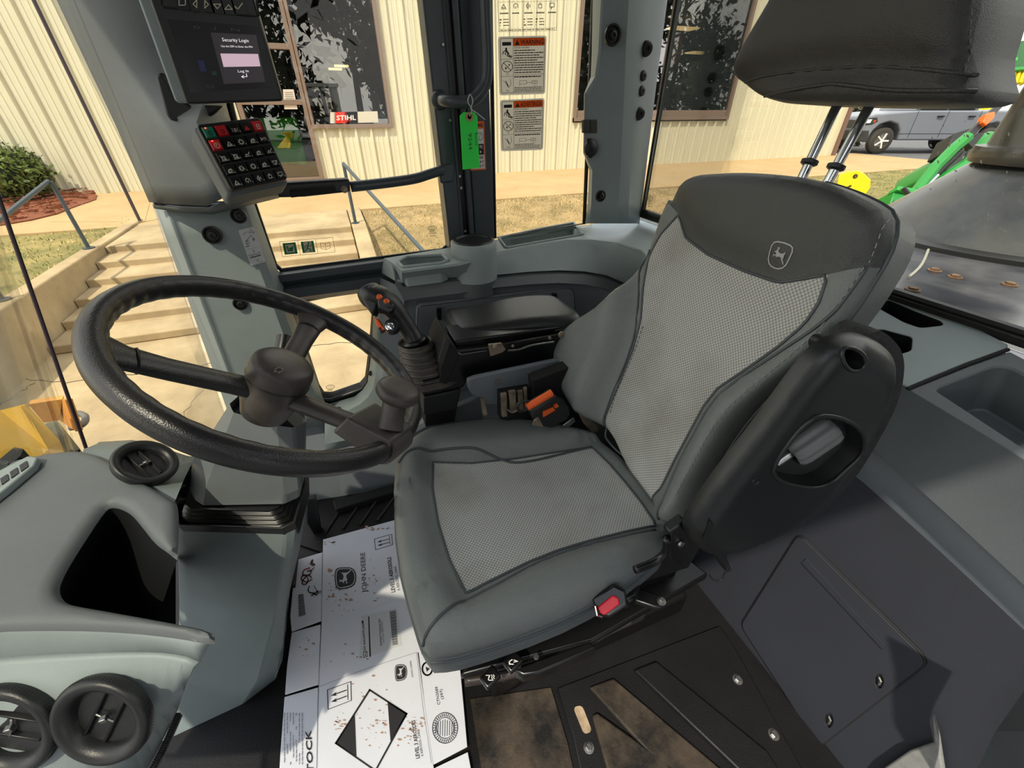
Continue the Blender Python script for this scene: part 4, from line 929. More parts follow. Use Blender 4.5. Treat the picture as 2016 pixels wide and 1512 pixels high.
q0=Quad([FWh.w(*wpx(544,722,.02)[:2],.0065),FWh.w(*wpx(568,718,.02)[:2],.006),FWh.w(*wpx(565,704,.02)[:2],.005),FWh.w(*wpx(544,706,.02)[:2],.0055)],1,1,n=WN,eps=.0012); q0.m(RUB).circ(.5,.5,.32,.07); q0.line([(.05,.3),(.2,.5)],.06).line([(.8,.5),(.95,.6)],.06).line([(.5,.18),(.5,.02)],.06); q0.build('horn_symbol',W)
# spinner knob with clamp
kb=wpx(768,838,.02); KP=FWh.w(kb.x,kb.y,.02); ka=math.atan2(kb.y,kb.x); dx,dy=math.cos(ka),math.sin(ka)
SP=thing('spinner_knob','worn black spinner knob clamped to the near edge of the steering wheel','knob',KP)
Pk=lambda r,o,h: FWh.w(dx*r-dy*o,dy*r+dx*o,h)
rk=math.hypot(kb.x,kb.y)
ck=M().use(RUB2); ck.hexa([Pk(rk-.050,-.040,-.012),Pk(rk+.026,-.034,-.014),Pk(rk+.026,.034,-.014),Pk(rk-.050,.036,-.012)],[Pk(rk-.044,-.034,.016),Pk(rk+.020,-.028,.023),Pk(rk+.020,.028,.023),Pk(rk-.044,.030,.016)]); ck.build('clamp',None,SP,bev=.004,seg=3)
cb=M().use(RUB2); cb.tube([Pk(R_-.004,-.024,-.001),Pk(R_-.004,.024,-.001)],.0205,16); cb.build('clamp_band',None,SP,smooth=50)
kt=wpx(789,745,.075); KT=FWh.w(kt.x,kt.y,.072); sx=(KT-KP)
M().use(RUB2).lathe(KP-sx.normalized()*.004,sx,[(.0185,0),(.0170,.008),(.0155,.022),(.0160,.036),(.019,.044)],28).build('stem',None,SP,smooth=60)
M().use(RUB2).lathe(KP+sx.normalized()*.038,WN+V3((0,0,.3)),[(.013,-.002),(.025,.001),(.029,.006),(.029,.012),(.0265,.0165),(.020,.019),(.008,.0195),(0,.0185)],40).build('knob',None,SP,smooth=60)
# indicator stalk peeking over the hub
sk_=thing('column_stalk','short black control stalk behind the steering wheel hub','lever',PD(556,705,.86))
M().use(BKG).tube([PD(552,740,.84),PD(557,690,.86),PD(562,664,.87)],[.009,.0155,.0165],16).build('grip',None,sk_,smooth=50)
M().use(BK).lathe(PD(562,664,.87),PD(562,664,.87)-PD(557,690,.86),[(.0165,0),(.011,.003),(0,.004)],16).build('end_cap',None,sk_)
# pedals between pedestal and kick panel
pe=thing('pedal','black floor pedal arm and pad beside the carton','pedal',PZ(618,1050,0))
M().use(BK).prism([PV(x,y,PZ(618,1045,.02).y) for x,y in [(604,985),(622,982),(632,1040),(634,1052),(618,1054),(604,1030)]],(0,.02,0)).build('pad',None,pe,bev=.003)
M().use(BKG).tube([PZ(586,995,.06),PZ(612,1000,.06)],.006,8).build('arm',None,pe)
pe=thing('pedal','dirty ribbed accelerator pedal low between pedestal and carton','pedal',PZ(568,1120,0))
o=M().use(DUST).prism([PZ(x,y,.035) for x,y in [(556,1092),(584,1094),(578,1150),(556,1148)]],(0,0,-.02)); o.build('pad',None,pe,bev=.003)
for k in range(3): M().use(BK).tube([PZ(558+k*8,1096,.037),PZ(557+k*8,1146,.037)],.002,6).build('rib',None,pe)
# yellow machine front and front fender outside
YB=thing('yellow_front_loader','yellow front loader frame of the machine with angled plates outside the windscreen','machine frame',PZ(40,840,-.2))
def yy(L,z,th,m_=YEL,nm='plate'): return M().use(m_).prism([PZ(x,y,z) for x,y in L],(0,0,-th)).build(nm,None,YB,bev=.01)
zf_=.18
M().use(YEL).loft([zl([(-200,822),(0,808),(44,797)],.25),zl([(-200,1010),(0,968),(95,885)],.1),zl([(-200,1080),(60,1000),(170,930)],-.3)]).build('sloping_plate',None,YB,solid=.02)
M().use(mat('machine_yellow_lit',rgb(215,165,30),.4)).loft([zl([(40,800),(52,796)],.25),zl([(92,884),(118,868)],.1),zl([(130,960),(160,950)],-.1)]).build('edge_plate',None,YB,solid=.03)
M().use(mat('rusty_yellow',rgb(196,140,64),.7,nscale=5,namt=.25)).loft([zl([(56,796),(122,786)],.2),zl([(86,832),(116,828)],.1)]).build('rear_plate',None,YB,solid=.02)
M().use(mat('rusty_yellow2',rgb(178,122,52),.7)).loft([zl([(122,786),(128,788)],.2),zl([(118,828),(150,850)],.08)]).build('rear_plate',None,YB,solid=.02)
M().use(mat('dark_bolt_block',rgb(66,72,56),.6,nscale=20,namt=.4)).prism(zl([(86,832),(112,826),(136,858),(120,886),(96,880)],.05),(0,0,-.2)).build('hinge_block',None,YB,bev=.01)
M().use(mat('ring_grey',rgb(96,92,88),.5)).tube(spline(zl([(132,822),(150,814),(166,818),(168,828),(158,838),(138,842)],.05),5),.012,8).build('lifting_ring',None,YB,smooth=180)
# ================================================================ FAR SIDE CONSOLE (ledge, cup holder, trays)
SCN=thing('side_console','grey moulded side console with cup holder and trays under the side windows','console',(.5,1.05,0))
vf=.945
def mlt(pts): return [PV(x,y,v) for x,y,v in pts]
ZT=.757
FL=Frame((.5,1.05,ZT),(1,0,0),(0,0,1))
front=[(771,517),(790,533),(830,528),(899,519),(925,512),(950,506),(978,497),(1040,484),(1115,472),(1165,472),(1215,478),(1262,492),(1290,520),(1310,560)]
back=[(1330,500),(1320,470),(1300,432),(1262,429),(1205,436),(1150,443),(1090,455),(990,470),(880,488),(756,508)]
out=[FL.px(*p) for p in front+back]
tray1=rounded([FL.px(*p) for p in [(783,517),(793,527),(868,519),(883,513),(872,503),(800,507)]],.006)
cupc=FL.px(932,487)
cupr=.051
cuph=[FL.l(PZ(932,483,.778))+V3((cupr*math.cos(k*.2618),cupr*math.sin(k*.2618),0)) for k in range(24)]
tray2=rounded([FL.px(*p) for p in [(982,469),(996,489),(1040,481),(1148,462),(1130,439),(1060,452)]],.008)
tray3=rounded([FL.px(*p) for p in [(1240,470),(1258,482),(1330,482),(1330,462),(1260,462)]],.006)
cut=[tray1,cuph,tray2]
plate(FL,out,.006,'top_ledge',LG,SCN,holes=cut,hd=.05,bev=.002,hm=LG)
# sloping light face below the front edge, split line, darker body
fA=[PZ(x,y,ZT) for x,y in front]
fB=[p for p in mlt([(776,524,1.045),(792,557,1.03),(832,552,1.03),(898,546,1.03),(925,543,1.02),(950,542,1.02),(978,541,1.03),(1040,535,1.02),(1100,532,1.02),(1150,534,1.02),(1195,542,1.02),(1228,556,1.02),(1255,585,1.02),(1275,620,1.02)])]
M().use(LG).loft([fA,[a.lerp(b,.12)+V3((0,-.006,0)) for a,b in zip(fA,fB)],[a.lerp(b,.9) for a,b in zip(fA,fB)],fB]).build('light_face',None,SCN,smooth=50)
fC=[p+V3((0,.01,-.006)) for p in fB]
fD=mlt([(778,560,1.03),(796,592,1.02),(835,586,1.02),(900,578,1.01),(925,574,1.01),(950,570,1.01),(978,566,1.01),(1040,560,1.005),(1100,557,1.0),(1150,560,1.0),(1190,568,1.0),(1215,580,1.0),(1240,605,1.0),(1262,640,1.0)])
M().use(MG).loft([fB,fC,fC and [p+V3((0,-.012,-.004)) for p in fC],fD]).build('middle_band',None,SCN,smooth=30)
fE=[p+V3((0,.015,-.004)) for p in fD]
fF=[V3((p.x+.0,1.06,.30)) for p in fD]
M().use(DG).loft([fD,fE,fF]).build('lower_body',None,SCN,smooth=30)
M().use(DG).loft([[V3((.20,1.05,.33)),V3((.72,1.05,.33))],[V3((.15,1.06,.0)),V3((.72,1.06,.0))]]).build('foot_panel',None,SCN)
# front end of the console
e1=mlt([(756,508,1.17),(771,517,1.0)]); 
M().use(DG).loft([[PV(745,545,1.17),PV(778,560,1.03)+V3((0,0,0)),fD[1]],[PV(747,600,1.16),PV(760,640,1.08),fE[1]+V3((-.004,0,-.03))],[PV(736,700,1.15),PV(760,760,1.09),V3((fE[1].x-.01,1.06,.35))]]).build('end_panel',None,SCN,smooth=180)
M().use(LG).loft([[PZ(756,508,ZT),PZ(771,517,ZT),PZ(790,533,ZT)],[PV(745,545,1.17)+V3((.01,0,.01)),PV(778,553,1.035),fB[1]]]).build('end_cap',None,SCN)
# raised border of the small tray
M().use(LG).tube([FL.w(p[0],p[1],.001) for p in tray1],.0045,8,closed=True).build('tray_border',None,SCN,smooth=180)
M().use(LG).tube([FL.w(p[0],p[1],.001) for p in tray2],.004,8,closed=True).build('tray_border',None,SCN,smooth=180)
cz=PZ(932,483,.778)
M().use(LG).lathe(cz,(0,0,1),[(cupr+.010,-.085),(cupr+.009,-.005),(cupr+.008,.010),(cupr+.003,.013),(cupr-.002,.012),(cupr-.004,-.04)],56).build('cup_holder',None,SCN,smooth=60)
M().use(MG).lathe(cz,(0,0,1),[(cupr+.006,-.125),(cupr+.0085,-.090),(cupr+.010,-.084)],56).build('cup_holder_foot',None,SCN,smooth=60)
ci=M().use(BK); ci.lathe(cz,(0,0,1),[(cupr+.004,.012),(cupr+.001,.0165),(cupr-.004,.0165),(cupr-.009,.010),(cupr-.011,-.03),(cupr-.013,-.032),(0,-.034)],56)
for k in range(3):
    w=.6+k*2.09; p=cz+V3((math.cos(w)*(cupr-.014),math.sin(w)*(cupr-.014),-.006)); ci.lathe(p,(0,0,1),[(.012,-.02),(.011,.0),(.006,.006),(0,.007)],16,sx=.6)
ci.build('cup_insert',None,SCN,smooth=50)
c=PZ(1264,438,.728); sp_=M().use(mat('lid_grey',rgb(96,96,100),.5)); sp_.lathe(c,(0,0,1),[(.052,-.012),(.053,.001),(.050,.005),(.028,.006),(.027,.003),(.012,.003),(.011,.006),(0,.006)],44,sx=.9); sp_.build('speaker_lid',None,SCN,smooth=40)
# access panel with its clips on the lower body
vp=1.005
pn=[(822,690),(822,625),(824,607),(830,603),(1115,568),(1126,569),(1130,577),(1132,610)]
M().use(SEAM).tube([PV(x,y,vp-.012) for x,y in pn],.0012,6).build('panel_seam',None,SCN)
pmm=M().use(DG); pmm.prism([PV(x,y,vp-.004) for x,y in [(822,720),(822,610),(830,603),(1118,568),(1130,577),(1132,650)]],(0,.03,0)); pmm.build('access_panel',None,SCN,bev=.002)
for x in (864,1092): M().use(BKG).prism([PV(a,b,vp-.013) for a,b in [(x-5,608 if x<900 else 578),(x+5,606 if x<900 else 577),(x+6,630 if x<900 else 589),(x-3,632 if x<900 else 590)]],(0,.006,0)).build('panel_clip',None,SCN,bev=.0015)
M().use(mat('slot_dark',rgb(50,54,58),.7)).prism([PV(x,y,vp-.006) for x,y in [(932,605),(1030,593),(1034,597),(965,610),(930,615)]],(0,.006,0)).build('finger_slot',None,SCN,bev=.001)
# ================================================================ JOYSTICK CONSOLE
JC=thing('joystick_console','black joystick console box mounted right of the seat under the arm pad','console',(.25,.8,.3))
def vz(x,y,v): return PV(x,y,v)
vq=.735
face=[(884,668),(892,690),(902,698),(1118,655),(1130,720),(925,748),(872,800),(840,795),(800,792),(790,810),(780,870),(940,835),(955,770),(1140,720)]
M().use(BKG).prism([PV(x,y,vq) for x,y in [(893,690),(1150,660),(1150,712),(930,745),(921,748),(912,764),(838,780),(825,770),(832,752),(879,742),(903,700)]],(0,.11,0)).build('side_panel',None,JC,bev=.004)
M().use(mat('steel_edge',rgb(120,124,128),.3,.6)).tube([PV(x,y,vq-.002) for x,y in [(893,690),(908,698),(958,690)]],.0012,6).build('edge_line',None,JC)
M().use(BKM).prism([PV(x,y,vq-.005) for x,y in [(883,668),(896,683),(906,700),(880,758),(866,752),(868,700)]],(0,.12,0)).build('front_housing',None,JC,bev=.003)
sw=M().use(mat('switch_dark',rgb(52,52,52),.6)); sw.prism([PV(x,y,vq-.007) for x,y in [(877,664),(886,675),(872,720),(862,712)]],(0,.004,0)); sw.build('rocker_switch',None,JC,bev=.001)
M().use(BK).prism([PV(x,y,vq-.002) for x,y in [(834,782),(908,766),(904,790),(897,806),(885,808),(835,818)]],(0,.09,0)).build('lower_tray',None,JC,bev=.003)
M().use(BKM).prism([PV(x,y,vq+.02) for x,y in [(838,800),(905,775),(900,800),(895,830),(838,840)]],(0,.05,0)).build('underside',None,JC)
# boot and stick
JS=thing('joystick','black multi-button joystick with orange switches on a ribbed rubber boot','joystick',PZ(845,735,.58))
jb=PZ(846,742,.585); jt=PZ(816,672,.665); ja=(jt-jb)
prof=[]
bo=M().use(mat('boot_rubber',rgb(84,78,73),.45,nscale=20,namt=.25))
Ls=[]
for k in range(22):
    t=k/21; r=.049-.021*t+(.0055 if k%3==0 else (0 if k%3==1 else -.004)); c=jb+ja*t
    if k<3: r+=.006-.002*k
    sq=.9 if k<4 else 1
    L=[]
    for j in range(36):
        w=2*math.pi*j/36; rr2=r*(1+ (.10*(1-t)*abs(math.sin(2*w)))); L.append(c+V3((math.cos(w)*rr2*1.05,math.sin(w)*rr2*.9,0)))
    Ls.append(L)
bo.loft(Ls,closed=True); bo.build('rubber_boot',None,JS,smooth=180)
cn=ja.normalized(); M().use(BKG).lathe(jt,cn,[(.022,-.010),(.0285,-.004),(.029,.0),(.026,.004),(.017,.009),(.013,.015)],40).build('collar',None,JS,smooth=50)
g0=jt+cn*.004
gp=[g0,PZ(800,650,.69),PZ(785,625,.713),PZ(768,602,.738),PZ(755,592,.752),PZ(742,578,.765),PZ(730,568,.778)]
gp=[jt+cn*.004,PD(806,652,1.0*(jt-EYE).dot(FW)-.01),PD(790,628,(jt-EYE).dot(FW)-.025),PD(770,603,(jt-EYE).dot(FW)-.04),PD(752,592,(jt-EYE).dot(FW)-.048),PD(734,583,(jt-EYE).dot(FW)-.05),PD(724,570,(jt-EYE).dot(FW)-.05)]
gps=spline(gp,5); nr=len(gps)
rad=[.025,.022,.023,.027,.032,.032,.026]; rs=[]
for i in range(nr): f=i/(nr-1)*(len(rad)-1); a=int(min(f,len(rad)-2)); rs.append(rad[a]+(rad[a+1]-rad[a])*(f-a))
M().use(BK).tube(gps,rs,20,flat=.85).build('grip',None,JS,smooth=180)
dj=(jt-EYE).dot(FW)-.078
def jd(L,d=0): return [PD(x,y,dj+d) for x,y in L]
M().use(BK).prism(jd([(709,566),(731,562),(739,580),(742,600),(733,622),(724,610),(712,590)]),FW*.03).build('thumb_rest',None,JS,bev=.004)
M().use(BKG).prism(jd([(742,588),(752,582),(774,598),(775,610),(764,618),(744,606)],-.004),FW*.012).build('switch_plate',None,JS,bev=.003)
M().use(BK).prism(jd([(752,590),(765,596),(768,608),(756,602)],-.008),FW*.01).build('rocker',None,JS,bev=.002)
for x,y in [(747,585),(761,594)]: M().use(ORG).lathe(PD(x,y,dj-.004),-FW+RT*.3+UP*.5,[(.0055,-.003),(.0055,.002),(.004,.003),(.002,.0015),(0,.0015)],18).build('orange_button',None,JS,smooth=40)
M().use(ORG).prism(jd([(736,624),(744,628),(754,643),(767,652),(762,656),(752,652),(741,641)],.03),FW*.012).build('orange_trigger',None,JS,bev=.002)
M().use(BK).tube(jd([(747,645),(751,655),(758,650)],.03),.003,6).build('trigger_guard',None,JS)
M().use(BK).lathe(PD(771,642,dj+.012),-FW+UP*.3,[(.015,-.01),(.014,.004),(.011,.006)],28).build('button_base',None,JS,smooth=40)
M().use(CHR).lathe(PD(768,643,dj+.005),-FW+UP*.3,[(.0085,-.004),(.0085,.002),(.007,.003),(.006,.0015),(.003,.003),(0,.0035)],24).build('silver_button',None,JS,smooth=40)
# arm pad
AP=thing('arm_pad','black padded right armrest on the joystick console','armrest',PZ(1010,650,.62))
FPd=Frame(PZ(1010,640,.655),(1,0,0),(-.04,-.05,1))
oa_=[FPd.px(*p) for p in [(875,628),(884,620),(925,617),(970,608),(1010,600),(1060,594),(1095,595),(1120,612),(1143,630),(1144,640),(1120,648),(1050,655),(1000,662),(960,668),(915,672),(898,668),(885,652)]]
oa_=resample(spline(oa_,3,True),70,True)
ww=lambda x,y: .008*(1-((x)/.16)**2)
oo,hp_=pad(FPd,oa_,ww,'pad',SHELL,AP,r=.022,grid=.012,skirt=.012)
M().use(SHELL).tube([FPd.w(p[0],p[1],.001) for p in oa_],.004,8,closed=True).build('edge_roll',None,AP,smooth=180)
M().use(BKG).prism([PV(x,y,vq+.015) for x,y in [(893,672),(1130,640),(1132,664),(958,686),(908,696)]],(0,.08,0)).build('mount',None,AP,bev=.003)
mb=M().use(BKG); mb.prism([PV(x,y,vq-.003) for x,y in [(990,678),(1118,655),(1117,664),(1050,683),(1010,692),(985,690)]],(0,.006,0)); mb.build('hinge_bar',None,AP,bev=.001)
M().use(ZINC).prism([PV(x,y,vq-.006) for x,y in [(962,679),(988,676),(996,688),(990,694),(966,702)]],(0,.006,0)).build('hinge_tab',None,AP,bev=.001)
for x,y,r in [(974,683,.006),(1009,681,.0035),(1082,665,.004),(1105,659,.008)]: M().use(ZINC).lathe(PV(x,y,vq-.009),(0,-1,.2),[(r,0),(r*.9,.003),(0,.004)],14).build('screw',None,AP,smooth=30)
M().use(STEEL).tube(spline([PV(1000,690,vq-.008),PV(1022,688,vq-.01),PV(1045,680,vq-.01),PV(1090,673,vq-.01)],4),.0022,6).build('spring_rod',None,AP)
# grey side cover with two screws
CO=thing('seat_side_cover','slate plastic cover plate with two screws below the joystick console','cover',PZ(1010,790,.4))
vc_=.70
M().use(DG).prism([PV(x,y,vc_) for x,y in [(920,748),(936,742),(1112,705),(1150,700),(1150,740),(1128,775),(1075,790),(990,800),(972,798),(955,796),(948,785),(930,778),(922,765)]],(0,.012,0)).build('plate',None,CO,bev=.004)
for x,y in [(980,752),(1047,736)]: M().use(STEEL).lathe(PV(x,y,vc_-.001),(0,-1,.1),[(.0065,0),(.006,.0015),(.003,.0015),(.0028,0),(0,0)],18).build('screw',None,CO,smooth=40)
M().use(DG).prism([PV(x,y,.80) for x,y in [(800,862),(905,800),(950,780),(952,900),(850,900)]],(0,.02,0)).build('rear_plate',None,CO,bev=.003)
# seat rail with dirty brackets and second orange buckle
RB=thing('seat_adjuster_bracket','dirty tan steel bracket between side cover and seat cushion','bracket',PZ(1010,830,.35))
for (a,b_,c_,d_) in [(987,777,998,822),(1003,772,1016,812),(1020,772,1030,812),(1032,766,1038,808)]:
    M().use(ZINC).prism([PV(x,y,.66) for x,y in [(a,b_),(c_,b_-2),(c_+1,d_-2),(a+2,d_)]],(0,.008,0)).build('rib',None,RB,bev=.001)
M().use(ZINC).tube(spline([PV(999,806,.655),PV(1008,812,.65),PV(1018,808,.65)],4),.002,6).build('wire_hook',None,RB)
M().use(BKM).prism([PV(x,y,.68) for x,y in [(985,775),(1045,765),(1050,835),(985,825)]],(0,.02,0)).build('back_plate',None,RB)
M().use(ZINC).prism([PV(x,y,.67) for x,y in [(948,786),(954,788),(960,818),(952,818)]],(0,.01,0)).build('plate_edge',None,RB)
OB=thing('seat_belt_retractor','black belt retractor with orange webbing guide tucked right of the cushion','belt retractor',PZ(1080,820,.38))
vo_=.60
def ov(L,dv=0): return [PV(x,y,vo_+dv) for x,y in L]
M().use(BK).prism(ov([(1045,810),(1095,780),(1100,795),(1120,800),(1126,815),(1118,828),(1088,845),(1060,840),(1050,828)]),(0,.03,.005)).build('housing',None,OB,bev=.006)
M().use(ORG).tube(ov([(1038,802),(1087,773)],-.01),.0075,16).build('orange_roller',None,OB,smooth=50)
M().use(mat('gloss_edge',rgb(70,68,66),.2)).tube(ov([(1041,808),(1094,778)],-.012),.0018,6).build('bright_edge',None,OB)
M().use(ORG).prism(ov([(1070,812),(1090,803),(1094,808),(1070,822)],-.004),(0,.006,0)).build('orange_strip',None,OB,bev=.001)
M().use(ORG).prism(ov([(1091,799),(1098,796),(1100,801),(1093,804)],-.004),(0,.006,0)).build('orange_marker',None,OB)
M().use(BK).tube(ov([(1020,795),(1026,789),(1040,790)]+[(1040,805),(1024,810),(1018,804)],-.004),.003,8,closed=True).build('loop',None,OB,smooth=60)
M().use(ZINC).prism(ov([(1052,830),(1060,822),(1070,840),(1050,838)],-.004),(0,.005,0)).build('dirty_foot',None,OB)
M().use(STEEL).prism(ov([(1108,838),(1130,822),(1133,830),(1115,846)],.0),(0,.004,0)).build('bracket',None,OB,bev=.001)
HB=thing('recliner_hinge','dirty black recliner hinge at the base of the seat back','hinge',PV(1150,830,.60))
M().use(ZINC).prism([PV(x,y,.60) for x,y in [(1134,800),(1145,796),(1150,808),(1180,845),(1170,858),(1150,835)]],(0,.01,0)).build('plate',None,HB,bev=.002)
M().use(STEEL).lathe(PV(1142,806,.598),(0,-1,.2),[(.005,0),(.004,.003),(0,.003)],12).build('bolt',None,HB)
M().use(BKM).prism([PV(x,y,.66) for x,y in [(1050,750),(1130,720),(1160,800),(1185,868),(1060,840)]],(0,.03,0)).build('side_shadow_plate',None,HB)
# ================================================================ REAR LEDGE AND REAR WALL
RC=thing('rear_console','grey-green rear console with deep trays behind the seat','console',(.8,.35,0))
ZR=.72
FR=Frame((.742,.4,ZR),(1,0,0),(-.41,0,1))
FRZ=lambda x,y: FR.w(*FR.px(x,y)[:2],0)
lip=[(1700,690),(1785,765),(1900,833),(2016,903),(2230,1030)]
R1=[FR.px(*p) for p in [(1660,640),(1700,590),(1735,572),(1765,572),(1900,634),(1985,678),(1985,687),(1900,716),(1830,744),(1787,763),(1745,735)]]
p1=rounded([FR.px(*p) for p in [(1726,604),(1748,590),(1800,612),(1853,632),(1858,640),(1812,645),(1780,634)]],.006)
p2=rounded([FR.px(*p) for p in [(1712,652),(1735,648),(1796,664),(1794,690),(1760,700),(1725,680)]],.006)
plate(FR,R1,.02,'upper_ledge',LG,RC,holes=[p1,p2],hd=.05,bev=.002,hm=BK)
R2=[FR.px(*p) for p in [(1786,768),(1830,750),(1905,720),(1988,691),(2040,718),(2300,860),(2300,1075),(2016,906)]]
t2=rounded([FR.px(*p) for p in [(1842,768),(1850,762),(1955,722),(1985,722),(2060,760),(2250,870),(2220,1000),(2016,882),(1900,806)]],.012)
plate(FR,R2,.02,'tray_body',MG,RC,holes=[t2],hd=.09,bev=.003,hm=MG)
st_=M().use(DG); st_.prism([FR.w(*FR.px(*p)[:2],-.05) for p in [(1885,790),(1900,782),(2030,850),(2240,975),(2220,1000),(2016,872)]],(0,0,-.03)); st_.build('tray_step',None,RC,bev=.006)
M().use(BKM).tube([FRZ(1786,766),FRZ(1905,717),FRZ(1985,688)],.003,6).build('seam',None,RC)
la=[PZ(x,y,ZR) for x,y in [(1640,720),(1700,820),(1786,768),(1900,836),(2016,906),(2300,1075)]][2:]
la=[PZ(1700,712,ZR)]+la
lb=[PU(x,y,.742) for x,y in [(1655,830),(1712,877),(1860,1008),(2016,1152),(2300,1420)]]
M().use(MG).loft(rows([resample([FRZ(1740,735),FRZ(1786,768),FRZ(2016,906),FRZ(2300,1075)],12),resample([p for p in lb],12)],10)).build('front_face',None,RC,smooth=180)
lc=[p+V3((.03,0,-.012)) for p in lb]; WN0=V3((-1,0,.15)).normalized(); WP0=V3((.70,0,0)); ld=[PP(x,y,WP0,WN0) for x,y in [(1640,905),(1700,950),(1850,1085),(2016,1240),(2300,1520)]]
M().use(BK).loft([lb,lc]).build('gap',None,RC)
M().use(DG).loft([lc,[p.lerp(q,.12)+V3((-.012,0,0)) for p,q in zip(lc,ld)],ld]).build('lower_band',None,RC,smooth=180)
# rear wall: dark panels
zt_w=max(p.z for p in ld)+.01
wt=resample([V3((.70+.15*zt_w,.98,zt_w)),V3((.70+.15*zt_w,-.34,zt_w))],4); wb=resample([V3((.70,.98,0)),V3((.70,-.34,0))],4)
M().use(NV).loft([wt,wb]).build('wall_rear',None,None,kind='structure')
ACP=thing('service_panel','dark navy rounded service panel with two finger holes on the rear wall','panel',PU(1600,1400,.72))
pc_=[PU(1580,1052,.765),PU(1700,1165,.765),PU(1800,1272,.76),PU(1822,1300,.755),PU(1812,1328,.75),PU(1720,1392,.735),PU(1622,1462,.72),PU(1590,1440,.715),PU(1530,1330,.715),PU(1462,1215,.72),PU(1465,1195,.722)]
FP=Frame(WP0+WN0*.006,(0,-1,0),WN0)
pp3=rounded([FP.px(*p) for p in [(1572,1052),(1826,1303),(1612,1470),(1458,1232)]],.018,6)
finger=[[FP.px(x+9*math.cos(k*.6),y+15*math.sin(k*.6)) for k in range(10)] for x,y in [(1731,1341),(1632,1418)]]
plate(FP,pp3,.010,'panel_face',NV,ACP,holes=finger,hd=.009,bev=.002,hm=BKM)
M().use(BKM).tube([FP.w(p[0]*1.004,p[1]*1.004,-.004) for p in pp3],.0028,6,closed=True).build('groove',None,ACP)
M().use(NV).prism([FP.w(*FP.px(*p)[:2],.003) for p in [(1588,1100),(1745,1272),(1740,1278),(1580,1108)]],FP.n*-.003).build('raised_rib',None,ACP)
for x,y in [(1731,1341),(1632,1418)]: M().use(mat('steel_dim',rgb(120,118,110),.5,.5)).tube([FP.w(*FP.px(x-1,y-7)[:2],-.001),FP.w(*FP.px(x+4,y)[:2],.001),FP.w(*FP.px(x-1,y+7)[:2],-.001)],.0018,6).build('latch_clip',None,ACP)
fl=thing('grey_mat_corner','grey felt-like flap at the bottom edge of the picture by the rear wall','flap',PZ(1800,1500,.2))
M().use(mat('felt_grey',rgb(122,122,118),.95,nscale=60,namt=.15)).prism([PP(x,y,WP0+WN0*.02,WN0) for x,y in [(1835,1408),(1846,1455),(1862,1560),(1700,1560),(1740,1512),(1790,1478),(1838,1462)]],(.01,0,0)).build('flap',None,fl,bev=.004)
sd_=M().use(MG).loft([[PU(2016,1360,.70),PU(1960,1440,.69),PU(1900,1560,.68)],[PU(2150,1330,.60),PU(2150,1440,.6),PU(2100,1600,.6)]]); sd_.build('trim_5',None,None,kind='structure')
# ================================================================ ENGINE HOOD BEHIND THE REAR WINDOW
EH=thing('engine_hood','grimy dark engine hood with tall conical exhaust stack seen through the rear window','hood',(1.4,.6,.5))
HOOD=mat('hood_grime',rgb(44,48,58),.22,nscale=5,col2=rgb(92,92,96),bump=.3,bscale=30)
HOOD2=mat('hood_cone',rgb(26,28,30),.22,nscale=4,col2=rgb(62,62,58),bump=.2,bscale=20)
zh_=.66
M().use(HOOD).prism([PZ(x,y,zh_) for x,y in [(1700,470),(1748,462),(1790,455),(2100,515),(2500,720),(2500,1000),(2016,740),(1700,600)]],(0,0,-.25)).build('deck',None,EH,bev=.01)
c0=PZ(1965,455,zh_+.02)
cone=M().use(HOOD2); cc_=c0
cone.lathe(cc_,(0,0,1),[(.44,-.03),(.43,.0),(.40,.012),(.19,.215),(.17,.23),(.165,.255)],72); cone.build('stack_cone',None,EH,smooth=50)
M().use(mat('stack_pipe',rgb(56,56,54),.35,.3,nscale=8,namt=.3)).lathe(cc_+V3((0,0,.25)),(0,0,1),[(.195,-.02),(.20,.0),(.195,.03),(.165,.035),(.150,.25),(.14,.6)],48).build('stack_pipe',None,EH,smooth=40)
M().use(BK).lathe(cc_+V3((0,0,0)),(0,0,1),[(.43,-.028),(.46,-.02),(.46,-.005),(.44,.003)],72).build('cone_flange',None,EH,smooth=40)
for x,y in [(1797,570),(1955,505),(1840,532),(1988,560),(1880,545)]: bolt(x,y,zh_+.002,.012,EH,mat('rust_bolt',rgb(110,86,66),.7,.2,nscale=60,namt=.4))
M().use(mat('seal_strip',rgb(150,150,140),.8)).tube(spline([PZ(1790,545,zh_+.003),PZ(1815,520,zh_+.003),PZ(1832,480,zh_+.003)],4),.004,6).build('sealant_smear',None,EH)

nw=M().use(NV); nw.box((.80,-.345,.86),(.30,.03,1.70)); nw.build('wall_left_shade',None,None,kind='structure')  # unseen near-side wall, added to shade the lower rear of the cab
